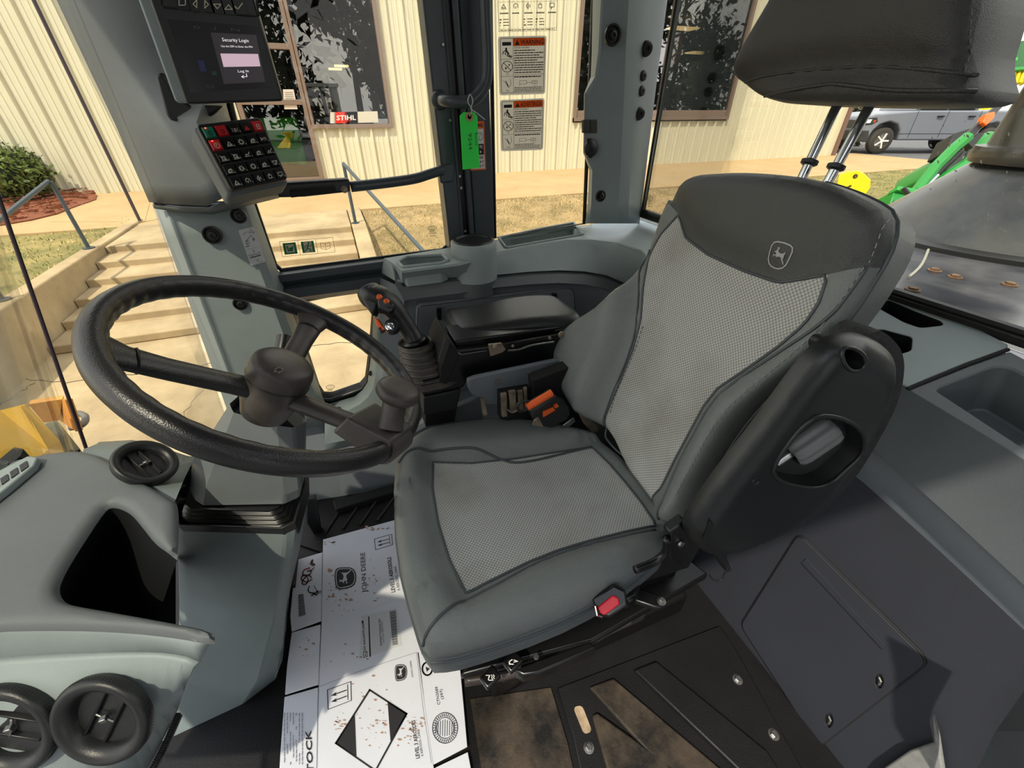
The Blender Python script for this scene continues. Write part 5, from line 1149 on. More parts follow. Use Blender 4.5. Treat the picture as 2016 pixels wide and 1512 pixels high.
# ================================================================ OPERATOR SEAT
S0=thing('operator_seat','grey leather operator seat with woven centre panels and white deer emblem on the back','seat',(.33,.5,.0))
def sm(t): t=max(0,min(1,t)); return t*t*(3-2*t)
FC=Frame((.25,.47,.435),(1,0,0),(0,0,1))
o_far=[(795,893),(812,868),(845,848),(905,832),(970,822),(1030,827),(1095,842),(1180,864),(1215,890)]
o_near=[(1262,960),(1300,1010),(1318,1055),(1305,1095),(1240,1150),(1170,1192),(1110,1222),(1040,1250),(960,1278),(890,1298),(850,1302),(832,1280),(812,1215),(792,1140),(781,1060),(779,990),(783,930)]
oc=[FC.px(*p,.03) for p in o_far]+[FC.px(*p,.0) for p in o_near]
oc=[p for p in resample(oc,90,True)]
fab=[FC.px(*p,.035) for p in [(853,911),(930,913),(1015,904),(1085,893),(1165,881),(1200,915),(1230,950),(1262,990),(1292,1035),(1230,1048),(1160,1066),(1100,1084),(1040,1108),(965,1145),(918,1170),(885,1105),(862,1030),(851,960)]]
def Hc(x,y):
    if inside(x,y,fab): return -.004*sm(pdist(x,y,fab)/.03)
    d=pdist(x,y,fab); b=sm(d/.035)*(1-.55*sm((d-.05)/.1)); side=.028 if y>.1 else (.02 if y<-.1 else .012)
    return side*b
oo,hc_=pad(FC,oc,Hc,'cushion',LEA,S0,r=.036,grid=.014,skirt=.006,regions=[(fab,'cushion_fabric',FAB)])
def onsurf(fr,h,L,e=.0015): return [fr.w(p[0],p[1],h(p[0],p[1])+e) for p in L]
PIPE=mat('piping',rgb(70,76,78),.4)
STI=mat('stitch',rgb(150,154,152),.7)
pp_=M().use(PIPE); pp_.tube(onsurf(FC,hc_,resample(fab,90,True),.0004),.0022,6,closed=True)
s2=[FC.px(*p,.035) for p in [(788,925),(812,906),(853,899),(930,897),(975,903),(1010,911),(1050,907),(1100,896),(1165,881)]]
s3=[FC.px(*p,.035) for p in [(830,1262),(880,1218),(915,1190),(985,1153),(1040,1120),(1105,1092),(1180,1070),(1290,1046)]]
pp_.tube(onsurf(FC,hc_,resample(spline(s2,4),60),.0006),.0028,6); pp_.tube(onsurf(FC,hc_,resample(spline(s3,4),60),.0006),.0024,6)
s4=[FC.px(*p,.03) for p in [(846,1285),(870,1262),(930,1222),(1000,1190),(1080,1155),(1160,1118),(1240,1092),(1300,1078)]]
pp_.build('cushion_piping',None,S0,smooth=180)
sk=M().use(MG); n=len(oc)
def ring(k,z): return [FC.w(p[0]*k+ (k-1)*0,p[1]*k,z) for p in oc]
sk.loft([ring(1.0,.004),ring(1.008,-.012),ring(1.0,-.04),ring(.955,-.062),ring(.8,-.066)],closed=True); sk.build('cushion_skirt',None,S0,smooth=180)
M().use(PIPE).tube([FC.w(p[0]*1.004,p[1]*1.004,-.003) for p in oc],.0026,6,closed=True).build('skirt_piping',None,S0,smooth=180)
# backrest
nb=V3((-.947,0,.322)); FBk=Frame((.435,.45,.465),(0,-1,0),nb)
h1=.045
L_left=[(1186,868),(1160,826),(1130,778),(1113,735),(1108,700),(1113,668),(1138,638),(1190,602),(1228,562),(1250,530),(1272,490),(1300,440),(1333,382)]
L_top=[(1352,360),(1385,347),(1450,341),(1530,342),(1600,352),(1680,374),(1735,402),(1764,428)]
L_right=[(1745,475),(1720,525),(1690,575),(1645,640),(1595,695),(1530,750),(1480,800),(1440,850),(1400,915),(1368,975),(1345,1022),(1325,1032),(1295,1012),(1275,985),(1230,925)]
ob=[FBk.px(*p,h1 if i<9 else h1-.009*(i-8)) for i,p in enumerate(L_left)]+[FBk.px(*p,.012) for p in L_top]+[FBk.px(*p,.022) for p in L_right]
ob=resample(spline(resample(ob,46,True),3,True),110,True)
fbb=[FBk.px(*p,.022) for p in [(1283,985),(1235,925),(1188,856),(1200,815),(1225,755),(1252,690),(1268,630),(1272,570),(1282,505),(1305,465),(1342,425),(1356,470),(1400,503),(1470,535),(1540,559),(1585,552),(1637,543),(1618,600),(1590,640),(1540,683),(1480,725),(1420,765),(1392,800),(1365,850),(1335,905),(1308,960)]]
hdp=[FBk.px(*p,.022) for p in [(1342,425),(1356,470),(1400,503),(1470,535),(1540,559),(1585,552),(1650,540),(1708,526),(1800,500),(1850,400),(1700,300),(1350,280),(1290,330),(1325,400)]]
def Hb(x,y):
    if inside(x,y,hdp):
        return .014*sm(pdist(x,y,hdp)/.05)
    if inside(x,y,fbb): return -.008*sm(pdist(x,y,fbb)/.05)
    d=pdist(x,y,fbb); dh=pdist(x,y,hdp); k=sm(dh/.12)
    return (.012+.05*k*(1-.35*sm((y-.0)/.4)) )*sm(d/.05) if x<0 else (.006+.028*k)*sm(d/.05)
oo,hb_=pad(FBk,ob,Hb,'backrest',LEA,S0,r=.03,grid=.016,skirt=.05,regions=[(fbb,'backrest_fabric',FAB),(hdp,'backrest_head_panel',LEAD)])
pp_=M().use(PIPE); pp_.tube(onsurf(FBk,hb_,resample(fbb,110,True),.0002),.0022,6,closed=True)
low=[FBk.px(*p,.022) for p in [(1708,526),(1650,610),(1600,655),(1530,703),(1450,757),(1410,800),(1375,860),(1340,935),(1318,1020)]]
pp_.tube(onsurf(FBk,hb_,resample(spline(low,4),70),.0006),.0022,6)
lf=[FBk.px(*p,.03) for p in [(1183,840),(1205,780),(1238,700),(1254,640),(1260,570),(1262,520),(1275,490)]]
pp_.tube(onsurf(FBk,hb_,resample(spline(lf,4),60),.0006),.002,6)
pp_.build('backrest_piping',None,S0,smooth=180)
def stitch(fr,h,L,nm,par,ln_=.005,gap=.0035,r=.0007,m_=STI):
    P=onsurf(fr,h,resample(spline(L,4),400),.0012); mm=M().use(m_); acc=0; i=0
    while i<len(P)-2:
        j=i; d=0
        while j<len(P)-1 and d<ln_: d+=(P[j+1]-P[j]).length; j+=1
        mm.tube([P[i],P[j]],r,4); 
        d=0; i=j
        while i<len(P)-1 and d<gap: d+=(P[i+1]-P[i]).length; i+=1
    return mm.build(nm,None,par)
stitch(FBk,hb_,[FBk.px(*p,.018) for p in [(1752,432),(1738,470),(1712,520),(1680,570),(1637,630),(1588,684),(1530,738),(1478,788),(1430,850),(1395,910),(1362,970)]],'side_stitching',S0)
stitch(FBk,hb_,[FBk.px(*p,.05) for p in [(1250,640),(1232,695),(1198,775),(1186,815)]],'bolster_stitching',S0,m_=PIPE)
sp=M().use(PIPE); sp.tube([FBk.w(p[0],p[1],.001) for p in ob if p[0]>.03 and p[1]>.12],.003,6); sp.build('side_piping',None,S0,smooth=180)
# emblem on head panel
ce=FBk.px(1533,503,.03); hh=hb_(ce.x,ce.y)+.0012; ce=FBk.px(1533,503,hh)
ux=V3((1,0.0,0)); q=Quad([FBk.w(ce.x-.03,ce.y-.03,hh),FBk.w(ce.x+.03,ce.y-.03,hh),FBk.w(ce.x+.03,ce.y+.03,hh),FBk.w(ce.x-.03,ce.y+.03,hh)],2,2,n=nb,eps=.0016)
emblem(q,1,1,.56,0,mat('emblem_silver',rgb(178,176,178),.5)); q.mm.v=[(lambda l: FBk.w(l.x,l.y,hb_(l.x,l.y)+.0012+(0)))(FBk.l(p)) for p in q.mm.v]; q.build('deer_emblem',S0)
# hinge gap, frame, base
fr_=M().use(BK); fr_.prism([(.38,.31,.40),(.38,.31,.34),(.50,.31,.32),(.52,.31,.46),(.48,.31,.46)],(0,.36,0)); fr_.build('hinge_frame',None,S0,bev=.006)
bs=M().use(BKG); bs.prism([(.06,.33,.36),(.43,.33,.36),(.50,.33,.30),(.50,.33,.26),(.08,.33,.30)],(0,.32,0)); bs.build('seat_pan',None,S0,bev=.006)
be=M().use(BKM)
for k in range(5): be.box((.29,.49,.10+k*.042),(.36-.012*(k%2),.30-.012*(k%2),.036))
be.build('suspension_bellows',None,S0,bev=.01)
M().use(BKG).box((.35,.50,.04),(.52,.30,.08)).build('base_plinth',None,S0,bev=.012)
slp=M().use(BKG); slp.prism([PZ(x,y,.27) for x,y in [(905,1330),(1165,1262),(1395,1130),(1330,1080),(1000,1200)]],(0,0,-.02)); slp.build('slide_plate',None,S0,bev=.004)
arcs=M().use(mat('brown_black',rgb(58,50,48),.35)); arcs.tube(spline([PZ(915,1342,.24),PZ(1010,1325,.24),PZ(1110,1290,.24),PZ(1200,1240,.24),PZ(1240,1220,.25)],6),.008,8,flat=1.3); arcs.build('lower_trim_lip',None,S0,smooth=180)
sw=M().use(BKG); sw.prism([PZ(x,y,.30) for x,y in [(1012,1318),(1160,1262),(1175,1275),(1060,1325),(1030,1330)]],(0,0,-.03)); swo=sw.build('side_lever_plate',None,S0,bev=.003); M().use(STEEL).lathe(PZ(1056,1293,.3005),(0,0,1),[(.005,0),(.004,.002),(0,.002)],16).build('rivet',None,swo)
for (x,y,s_) in [(965,1334,0),(1010,1304,1)]:
    c=PZ(x,y,.335 if s_==0 else .32); t=M().use(BKG); t.box(c,(.028,.022,.012),Matrix.Rotation(.35,3,'Z')); to=t.build('heater_switch' if s_==0 else 'lumbar_switch',None,S0,bev=.003)
    q=Quad([PZ(x-11,y+9,c.z+.008),PZ(x+11,y+7,c.z+.008),PZ(x+11,y-9,c.z+.008),PZ(x-11,y-7,c.z+.008)],1,1,n=(0,0,1)); q.m(WHT)
    if s_==0: q.line([(.15,.8),(.45,.75),(.35,.35),(.35,.15),(.75,.15)],.09); q.line([(.6,.8),(.7,.6),(.6,.45),(.7,.3)],.06); q.line([(.78,.8),(.88,.6),(.78,.45),(.88,.3)],.06)
    else: q.line([(.4,.8),(.15,.6),(.2,.3),(.5,.25)],.12); q.line([(.6,.75),(.9,.55),(.6,.5)],.1)
    q.build('symbol',to)
# raised left armrest
FA=Frame((.6,.205,.5),(1,0,0),(-.10,-1,0.04))
AR=thing('folded_armrest','black plastic armrest folded up beside the seat back, showing its recessed adjuster wheel','armrest',PP(1375,1075,FA.o,FA.n))
oa=[FA.px(*p) for p in [(1350,1030),(1372,992),(1410,938),(1480,850),(1550,755),(1592,703),(1622,676),(1660,662),(1700,661),(1732,676),(1750,702),(1752,738),(1735,790),(1705,850),(1660,920),(1605,985),(1545,1032),(1480,1064),(1425,1083),(1385,1082),(1360,1062)]]
oa=resample(spline(oa,3,True),80,True)
knob_h=[FA.px(*p) for p in [(1497,905),(1515,868),(1550,822),(1580,800),(1620,803),(1655,820),(1672,845),(1668,878),(1640,905),(1612,930),(1580,940),(1545,936),(1512,926)]]
knob_h=resample(spline(knob_h,3,True),36,True)
hole=[FA.px(1650+21*math.cos(k*.39),694+20*math.sin(k*.39)) for k in range(16)]
def padh(fr,outline,r,holes,hd,name,m_,par,skirt,grid=.014):
    def h(x,y):
        d=pdist(x,y,outline); e=min(1,d/r); return r*.75*math.sqrt(max(0,1-(1-e)**2))
    loops=[tuple(inset(outline,r*k)) for k in (.1,.3,.6,1)]
    loops=[l for l in loops if len(l)>4 and not any(inside(p[0],p[1],hh) or pdist(p[0],p[1],hh)<.004 for p in l for hh in holes)]
    vo,fs=cdt(outline,holes,loops,grid); mm=M().use(m_); mm.add([fr.w(p.x,p.y,h(p.x,p.y)) for p in vo],fs); n=len(outline)
    mm.add([fr.w(p[0],p[1],0) for p in outline]+[fr.w(p[0],p[1],-skirt) for p in outline],[(i,(i+1)%n,n+(i+1)%n,n+i) for i in range(n)]+[tuple(range(n,2*n))])
    for hh,dd in zip(holes,hd):
        k=len(hh); cx=sum(p[0] for p in hh)/k; cy=sum(p[1] for p in hh)/k
        mm.add([fr.w(p[0],p[1],h(p[0],p[1])) for p in hh]+[fr.w(cx+(p[0]-cx)*.94,cy+(p[1]-cy)*.94,-dd) for p in hh],[(i,(i+1)%k,k+(i+1)%k,k+i) for i in range(k)]+[tuple(range(k,2*k))])
    return mm.build(name,None,par,smooth=50,weld=True),h
sh,ha=padh(FA,oa,.026,[knob_h,hole],[.03,.025],'plastic_shell',SHELL,AR,.008)
rim_=M().use(SHELL); rim_.tube([FA.w(p[0],p[1],ha(p[0],p[1])) for p in knob_h],.003,8,closed=True); rim_.tube([FA.w(p[0],p[1],ha(p[0],p[1])) for p in hole],.0022,8,closed=True); rim_.build('rim',None,sh,smooth=180)
op=[FA.px(*p) for p in [(1440,1075),(1500,960),(1570,860),(1640,760),(1690,690),(1722,660),(1745,655),(1780,690),(1787,735),(1772,800),(1735,872),(1692,940),(1642,995),(1580,1040),(1500,1078),(1450,1090)]]
op=resample(spline(op,3,True),80,True)
pd_=M().use(PILE); pd_.loft([[FA.w(p[0],p[1],-.004) for p in inset_ ] for inset_ in [op]]*1+[[FA.w(p[0],p[1],-.016) for p in op],[FA.w(p[0]*.995,p[1]*.995,-.042) for p in op]],closed=True); pd_.poly([FA.w(p[0],p[1],-.004) for p in op]); pd_.poly([FA.w(p[0]*.995,p[1]*.995,-.042) for p in op]); pd_.build('pad',None,AR,bev=.005)
# adjuster wheel
ka=FA.px(1548,905); kb_=FA.px(1640,838); A_=FA.w(ka.x,ka.y,-.004); B_=FA.w(kb_.x,kb_.y,-.002); axk=(B_-A_).normalized()
kn=M().use(mat('knob_grey',rgb(108,110,110),.45)); Lk_=(B_-A_).length; Nn=48; prof=[(.016,.12),(.0205,.18),(.022,.3),(.022,.86),(.020,.96),(.014,1.0),(0,1.0)]
vs=[]; ra=axk.orthogonal().normalized(); rb=axk.cross(ra)
for r_,t_ in prof:
    for j in range(Nn):
        w=2*math.pi*j/Nn; fl=1-.13*max(0,math.cos(6*w))**2 if r_>.015 and t_<.97 else 1; vs.append(A_+axk*Lk_*t_+(ra*math.cos(w)+rb*math.sin(w))*r_*fl)
kn.add(vs,[(i*Nn+j,i*Nn+(j+1)%Nn,(i+1)*Nn+(j+1)%Nn,(i+1)*Nn+j) for i in range(len(prof)-1) for j in range(Nn)]); ko=kn.build('adjuster_wheel',None,AR,smooth=50)
M().use(STEEL).tube([A_-axk*.012,A_+axk*.012],.006,14).build('spindle',None,ko,smooth=40)
c=FA.px(1465,927); M().use(SHELL).lathe(FA.w(c.x,c.y,.0185),FA.n,[(.007,0),(.0065,.0015),(.004,.0018),(.0035,.0008),(0,.0008)],18).build('rivet',None,AR,smooth=40)
c=[FA.px(*p) for p in [(1378,1003),(1385,1010),(1372,1042),(1366,1040)]]; M().use(BKM).prism([FA.w(p.x,p.y,.018) for p in c],FA.n*.003).build('slot',None,AR)
# bracket below armrest and release lever
br=thing('armrest_bracket','black steel bracket and small release lever low behind the seat belt buckle','bracket',PV(1360,1110,.23))
M().use(BKG).tube(spline([PV(1312,1060,.25),PV(1310,1085,.25),PV(1290,1105,.25),PV(1250,1122,.25)],6),.006,8).build('curved_rod',None,br,smooth=180)
M().use(BKG).prism([PV(x,y,.25) for x,y in [(1318,1050),(1350,1025),(1365,1100),(1345,1120),(1320,1105)]],(0,.015,0)).build('plate',None,br,bev=.003)
M().use(BK).prism([PV(x,y,.24) for x,y in [(1408,1090),(1428,1087),(1442,1122),(1432,1129),(1420,1108)]],(0,.02,0)).build('lever',None,br,bev=.003)
M().use(STEEL).lathe(PV(1340,1070,.249),(0,-1,0),[(.006,0),(.005,.003),(0,.003)],12).build('bolt',None,br)
M().use(BKM).tube(spline([PV(1395,1130,.24),PV(1405,1142,.24),PV(1420,1140,.24),PV(1435,1112,.24)],5),.0015,6).build('cable',None,br)
# seat belt buckle
BKL=thing('seat_belt_buckle','black seat belt buckle with red release button beside the cushion','buckle',PZ(1200,1195,.40))
FB2=Frame(PZ(1190,1180,.46),PZ(1225,1150,.46)-PZ(1178,1190,.45),(-.35,-.45,.8))
def b2(L,h=0): return [FB2.w(*FB2.px(x,y,h)[:2],h) for x,y in L]
M().use(BKG).prism(b2([(1165,1178),(1208,1150),(1232,1162),(1238,1192),(1200,1218),(1180,1212)]),FB2.n*-.028).build('housing',None,BKL,bev=.004,seg=3)
M().use(RED).prism(b2([(1177,1196),(1206,1172),(1217,1176),(1221,1190),(1190,1212),(1182,1208)],.004),FB2.n*-.008).build('release_button',None,BKL,bev=.002)
M().use(CHR).tube(b2([(1172,1193),(1176,1212),(1186,1216)],.002),.0016,6).build('chrome_edge',None,BKL)
M().use(BKG).prism([PZ(x,y,.405) for x,y in [(1205,1145),(1245,1128),(1262,1150),(1255,1175),(1235,1185)]],(0,0,-.03)).build('stalk_boot',None,BKL,bev=.006)
M().use(BKG).prism([PZ(x,y,.37) for x,y in [(1240,1150),(1300,1172),(1305,1195),(1290,1196),(1238,1178)]],(0,0,-.012)).build('strap_anchor',None,BKL,bev=.003)
bolt(1302,1184,.376,.005,BKL)
# headrest
HR=thing('headrest','black leather headrest on two chrome posts above the seat back','headrest',FBk.w(*FBk.px(1690,205)[:2],-.03))
FH=Frame((.65,.5,1.15),(0,-1,0),(-.99,0,.04))
oh=[FH.px(*p,.01) for p in [(1456,150),(1463,118),(1495,60),(1530,2),(1570,-70),(1640,-120),(1760,-140),(1880,-125),(1935,-70),(1938,0),(1925,60),(1912,110),(1917,160),(1922,185),(1895,202),(1800,208),(1690,208),(1600,206),(1550,203),(1500,188),(1468,170)]]
oh=resample(spline(oh,3,True),90,True)
cr1=[FH.px(*p,.03) for p in [(1455,161),(1500,150),(1560,141),(1640,134),(1720,131),(1800,135),(1860,141),(1908,146)]]
cr1s=resample(spline(cr1,4),60)
def Hh(x,y):
    d=pdist(x,y,cr1s,False); return .014*sm(d/.03)
oo,hh_=pad(FH,oh,Hh,'cushion',LEAK,HR,r=.028,grid=.015,skirt=.075)
sm_=M().use(PIPE); 
cr2=[FH.px(*p,.02) for p in [(1510,190),(1560,181),(1620,171),(1650,167),(1690,170),(1760,178),(1830,180),(1910,178)]]
sm_.use(LEAK).tube(onsurf(FH,hh_,resample(spline(cr2,4),50),.0003),.0022,6); sm_.tube(onsurf(FH,hh_,cr1s,.0004),.002,6); sm_.build('crease',None,HR,smooth=180)
stitch(FH,hh_,[FH.px(*p,.025) for p in [(1888,139),(1897,100),(1908,50),(1916,0),(1920,-50)]],'stitching',HR,m_=mat('stitch_dim',rgb(105,105,102),.7))
for k,(a,b_) in enumerate([((1652,200),(1574,360)),((1717,200),(1622,372))]):
    pa=FBk.w(*FBk.px(*a,-.03)[:2],-.03); pb=FBk.w(*FBk.px(*b_,-.03)[:2],-.03); r=M().use(CHR).tube([pa+(pa-pb)*.2,pb+(pb-pa)*.15],.0065,16); ro=r.build('post',None,HR,smooth=60)
    pc=pa.lerp(pb,.74); dd=(pb-pa).normalized(); M().use(BK).lathe(pc-dd*.0045,dd,[(.0085,0),(.0115,.0015),(.0115,.006),(.0085,.008)],20).build('rubber_collar',None,ro,smooth=50)
# ================================================================ SCREEN AND KEYPAD ON THE PILLAR
MN=thing('display_monitor','black framed screen showing a security login box, mounted on the corner pillar','monitor',PV(460,205,.86))
vm=.84
fo_=[PV(x,y,vm) for x,y in [(255,-110),(470,-110),(557,195),(553,199),(372,205),(366,203)]]
M().use(BK).prism(fo_,(0,.028,0)).build('bezel',None,MN,bev=.003)
M().use(LG).prism([PV(x,y,vm+.026) for x,y in [(232,-110),(468,-110),(545,190),(540,196),(352,203),(344,199)]],(0,.035,0)).build('housing',None,MN,bev=.005)
q=Quad([PV(x,y,vm) for x,y in [(375,183),(535,172),(513,52),(330,38)]],1,1,n=(0,-1,0),eps=.0008)
SCR=mat('screen_glass',rgb(36,36,35),.12,emit=(rgb(40,40,42),.12)); DLG=mat('dialog_grey',rgb(62,58,62),.2,emit=(rgb(70,66,70),.12)); PNK=mat('field_pink',rgb(190,165,175),.3,emit=(rgb(200,172,184),.35)); TXW=mat('screen_text',rgb(225,220,222),.4,emit=(rgb(230,225,228),.4)); DIM=mat('screen_dim',rgb(74,72,72),.3)
fr=M().use(SCR).prism([PV(x,y,vm-.0005) for x,y in [(375,183),(535,172),(513,52),(330,38)]],(0,.004,0))
q.mm=fr; q.m(DLG,1).rect(.42,.1,.93,.86); q.m(PNK,2).rect(.47,.36,.91,.56)
q.m(TXW,2).text('Security Login',.68,.74,.052,.30,'c').text('Use the SSM to Enter the PIN',.68,.655,.03,.36,'c').text('Log In',.69,.27,.042,.13,'c'); q.line([(.72,.245),(.72,.2),(.66,.2)],.008).line([(.68,.22),(.655,.2),(.68,.18)],.008)
q.m(DIM,1).text('0.0',.20,.05,.055,.10).text('0   1   N',.25,.9,.04,.5); q.m(mat('screen_blue',rgb(50,56,110),.3)).rect(.19,.3,.26,.46); q.m(mat('screen_green',rgb(44,72,50),.3)).rect(.31,.24,.37,.3); q.build('screen',MN)
# bezel groove and soft keys
M().use(BKM).tube([PV(x,y,vm-.0005) for x,y in [(320,-40),(317,8),(322,14),(500,32),(510,31),(497,-40)]],.0012,6).build('key_strip_groove',None,MN)
KS=mat('key_symbol',rgb(205,200,175),.5)
for i,(x,y) in enumerate([(359,4),(384,8),(407,9),(428,12),(450,14),(470,13)]):
    k_=M().use(BKG); c=PV(x,y,vm); k_.box(c+V3((0,.001,0)),(.0145,.006,.016)); qq=Quad([PV(x-9,y+9,vm-.002),PV(x+9,y+9,vm-.002),PV(x+9,y-9,vm-.002),PV(x-9,y-9,vm-.002)],1,1,n=(0,-1,0),mm=k_,eps=.0006); qq.m(KS)
    [lambda:qq.frame(.15,.15,.85,.85,.1),lambda:qq.line([(.7,.1),(.3,.5),(.7,.95)],.1,True),lambda:qq.line([(.3,.1),(.7,.5),(.3,.95)],.1,True),lambda:qq.line([(.1,.7),(.9,.7),(.5,.2)],.1,True),lambda:qq.line([(.1,.25),(.9,.25),(.5,.75)],.1,True),lambda:qq.line([(.1,.5),(.4,.2),(.9,.85)],.12)][i]()
    qq.build('soft_key',MN)
KP_=thing('keypad','black keypad of twenty-five icon keys with a green and three red ones, under the screen','keypad',PV(470,375,.88))
kc=[PV(455,375,.86),PV(568,352,.905),PV(512,230,.945),PV(385,245,.90)]   # BL BR TR TL
kn_=(kc[1]-kc[0]).cross(kc[3]-kc[0]).normalized(); kn_=kn_ if kn_.dot(EYE-kc[0])>0 else -kn_
Q=Quad(kc,5.3,5.4,n=kn_,eps=.0006)
bs_=M().use(BK); o2=[Q.p(*p,0) for p in [(a.x,a.y) for a in rounded([(0,0,0),(5.3,0,0),(5.3,5.4,0),(0,5.4,0)],.4)]]; bs_.prism(o2,kn_*-.012); bs_.build('base',None,KP_,bev=.002)
hs=M().use(MG); hs.prism([c-kn_*.013+(c-sum(kc,V3())/4)*.06 for c in kc],kn_*-.05); hs.build('housing',None,KP_,bev=.006)
KW=mat('key_icon',rgb(215,213,200),.5)
def icon(q,k,x,y,s):
    L=lambda pts,w=.07,c=False: q.line([(x+a*s,y+b*s) for a,b in pts],w*s,c)
    C=lambda a,b,r,w=.08: q.circ(x+a*s,y+b*s,r*s,w*s,14)
    if k==0: C(.5,.4,.25); L([(.5,.65),(.5,.85)])
    elif k==1: C(.5,.45,.22); L([(.3,.2),(.7,.2)])
    elif k==2: L([(.35,.2),(.65,.2)]);L([(.42,.2),(.42,.6),(.58,.6),(.58,.2)]);L([(.2,.55),(.05,.65)]);L([(.8,.55),(.95,.65)]);L([(.2,.35),(.05,.3)]);L([(.8,.35),(.95,.3)])
    elif k==3: q.m(REDK,q.lay).poly([(x+.1*s,y+.2*s),(x+.9*s,y+.2*s),(x+.5*s,y+.85*s)])
    elif k==4: q.frame(x+.3*s,y+.15*s,x+.7*s,y+.8*s,.09*s); L([(.3,.5),(.7,.5)])
    elif k==5: q.text('P',x+.36*s,y+.3*s,.4*s); C(.5,.5,.36)
    elif k in(6,20): L([(.1,.15),(.9,.15)]);L([(.2,.3),(.5,.75),(.8,.3)],.09,True)
    elif k in(7,17): C(.5,.5,.28,.1); [L([(.5+.3*math.cos(w),.5+.3*math.sin(w)),(.5+.4*math.cos(w),.5+.4*math.sin(w))],.09) for w in [j*.785 for j in range(8)]]
    elif k in(8,13,15,18): C(.5,.45,.2);L([(.1,.15),(.9,.15)]);L([(.15,.3),(.35,.65),(.5,.5),(.7,.75),(.85,.4)]);L([(.3,.15),(.2,.4)])
    elif k==9: L([(.05,.7),(.05,.3),(.35,.6),(.35,.4)],.09); q.text('D',x+.55*s,y+.3*s,.4*s)
    elif k in(10,11): q.frame(x+.25*s,y+.25*s,x+.75*s,y+.7*s,.08*s); L([(.1,.85),(.9,.15)]);L([(.1,.1),(.9,.1)])
    elif k in(12,14): L([(.15,.2),(.3,.5),(.6,.4),(.9,.75)],.1);L([(.2,.2),(.85,.2)])
    elif k==16: q.frame(x+.3*s,y+.2*s,x+.65*s,y+.8*s,.09*s); L([(.15,.3),(.15,.7)]);L([(.75,.6),(.9,.3)])
    elif k==19: L([(.1,.75),(.9,.75),(.65,.2),(.35,.2)],.08,True);L([(.5,.25),(.7,.65)])
    elif k==21: L([(.2,.3),(.15,.6),(.4,.85),(.75,.7),(.8,.3)],.09);L([(.5,.45),(.4,.2)],.1)
    elif k==22: L([(.5,.1),(.2,.5),(.5,.9)],.1);L([(.5,.3),(.5,.7)],.12);L([(.75,.35),(.75,.65)],.1)
    elif k==23: q.frame(x+.25*s,y+.2*s,x+.75*s,y+.65*s,.08*s); L([(.35,.65),(.4,.85),(.6,.85),(.65,.65)])
    else: L([(.15,.3),(.15,.8),(.85,.8),(.85,.3)],.08,True);L([(.4,.1),(.55,.3)],.12)
for r in range(5):
    for c in range(5):
        k=r*5+c; x0=.2+c*1.0+.0; y0=5.2-(r+1)*1.03
        mt=BKG; 
        if k==0: mt=GRNK
        if k in (1,4,5): mt=REDK
        kk=M().use(mt); b4=[(x0+.05,y0+.06),(x0+.90,y0+.06),(x0+.90,y0+.92),(x0+.05,y0+.92)]
        lo4=[Q.p(*p,0) for p in b4]; cx_,cy_=x0+.475,y0+.49; hi4=[Q.p(cx_+(p[0]-cx_)*.86,cy_+(p[1]-cy_)*.86,0)+kn_*.0035 for p in b4]; kk.hexa(lo4,hi4)
        if k in (0,5): kk.use(mat('led_red',rgb(255,90,70),.4,emit=(rgb(255,80,60),1.5))).box(Q.p(x0+.3,y0+.78,0)+kn_*.0042,(.0022,.0022,.0012))
        q2=Quad([p+kn_*.0035 for p in kc],5.3,5.4,n=kn_,eps=.0005,mm=kk); q2.m(BKM if k in(0,1) else KW); icon(q2,k,x0+.2,y0+.12,.56)
        if k not in (0,1,3,4,5): q2.m(KW).text(str((k*7)%10),x0+.78,y0+.14,.13)
        q2.build('key',KP_)
# ================================================================ DECALS ON GLASS AND POSTS
VD=1.188
def decal(name,px,v,W,Hh,label,fn,cat='sticker',th=.0006):
    c=[PV(x,y,v) for x,y in px]; m=M(); q=Quad(c,W,Hh,n=(0,-1,0),eps=.0005,mm=m); fn(q); o=q.build(name); return tag(o,label,cat)
def person(q,x,y,s):
    q.circ(x+.42*s,y+.88*s,.1*s)
    q.line([(x+.4*s,y+.75*s),(x+.6*s,y+.45*s)],.16*s); q.line([(x+.4*s,y+.72*s),(x+.15*s,y+.6*s),(x+.08*s,y+.38*s)],.08*s); q.line([(x+.42*s,y+.7*s),(x+.3*s,y+.4*s),(x+.42*s,y+.3*s)],.07*s); q.line([(x+.58*s,y+.45*s),(x+.55*s,y+.2*s),(x+.9*s,y+.05*s)],.1*s); q.line([(x+.62*s,y+.45*s),(x+.75*s,y+.22*s),(x+.98*s,y+.15*s)],.08*s)
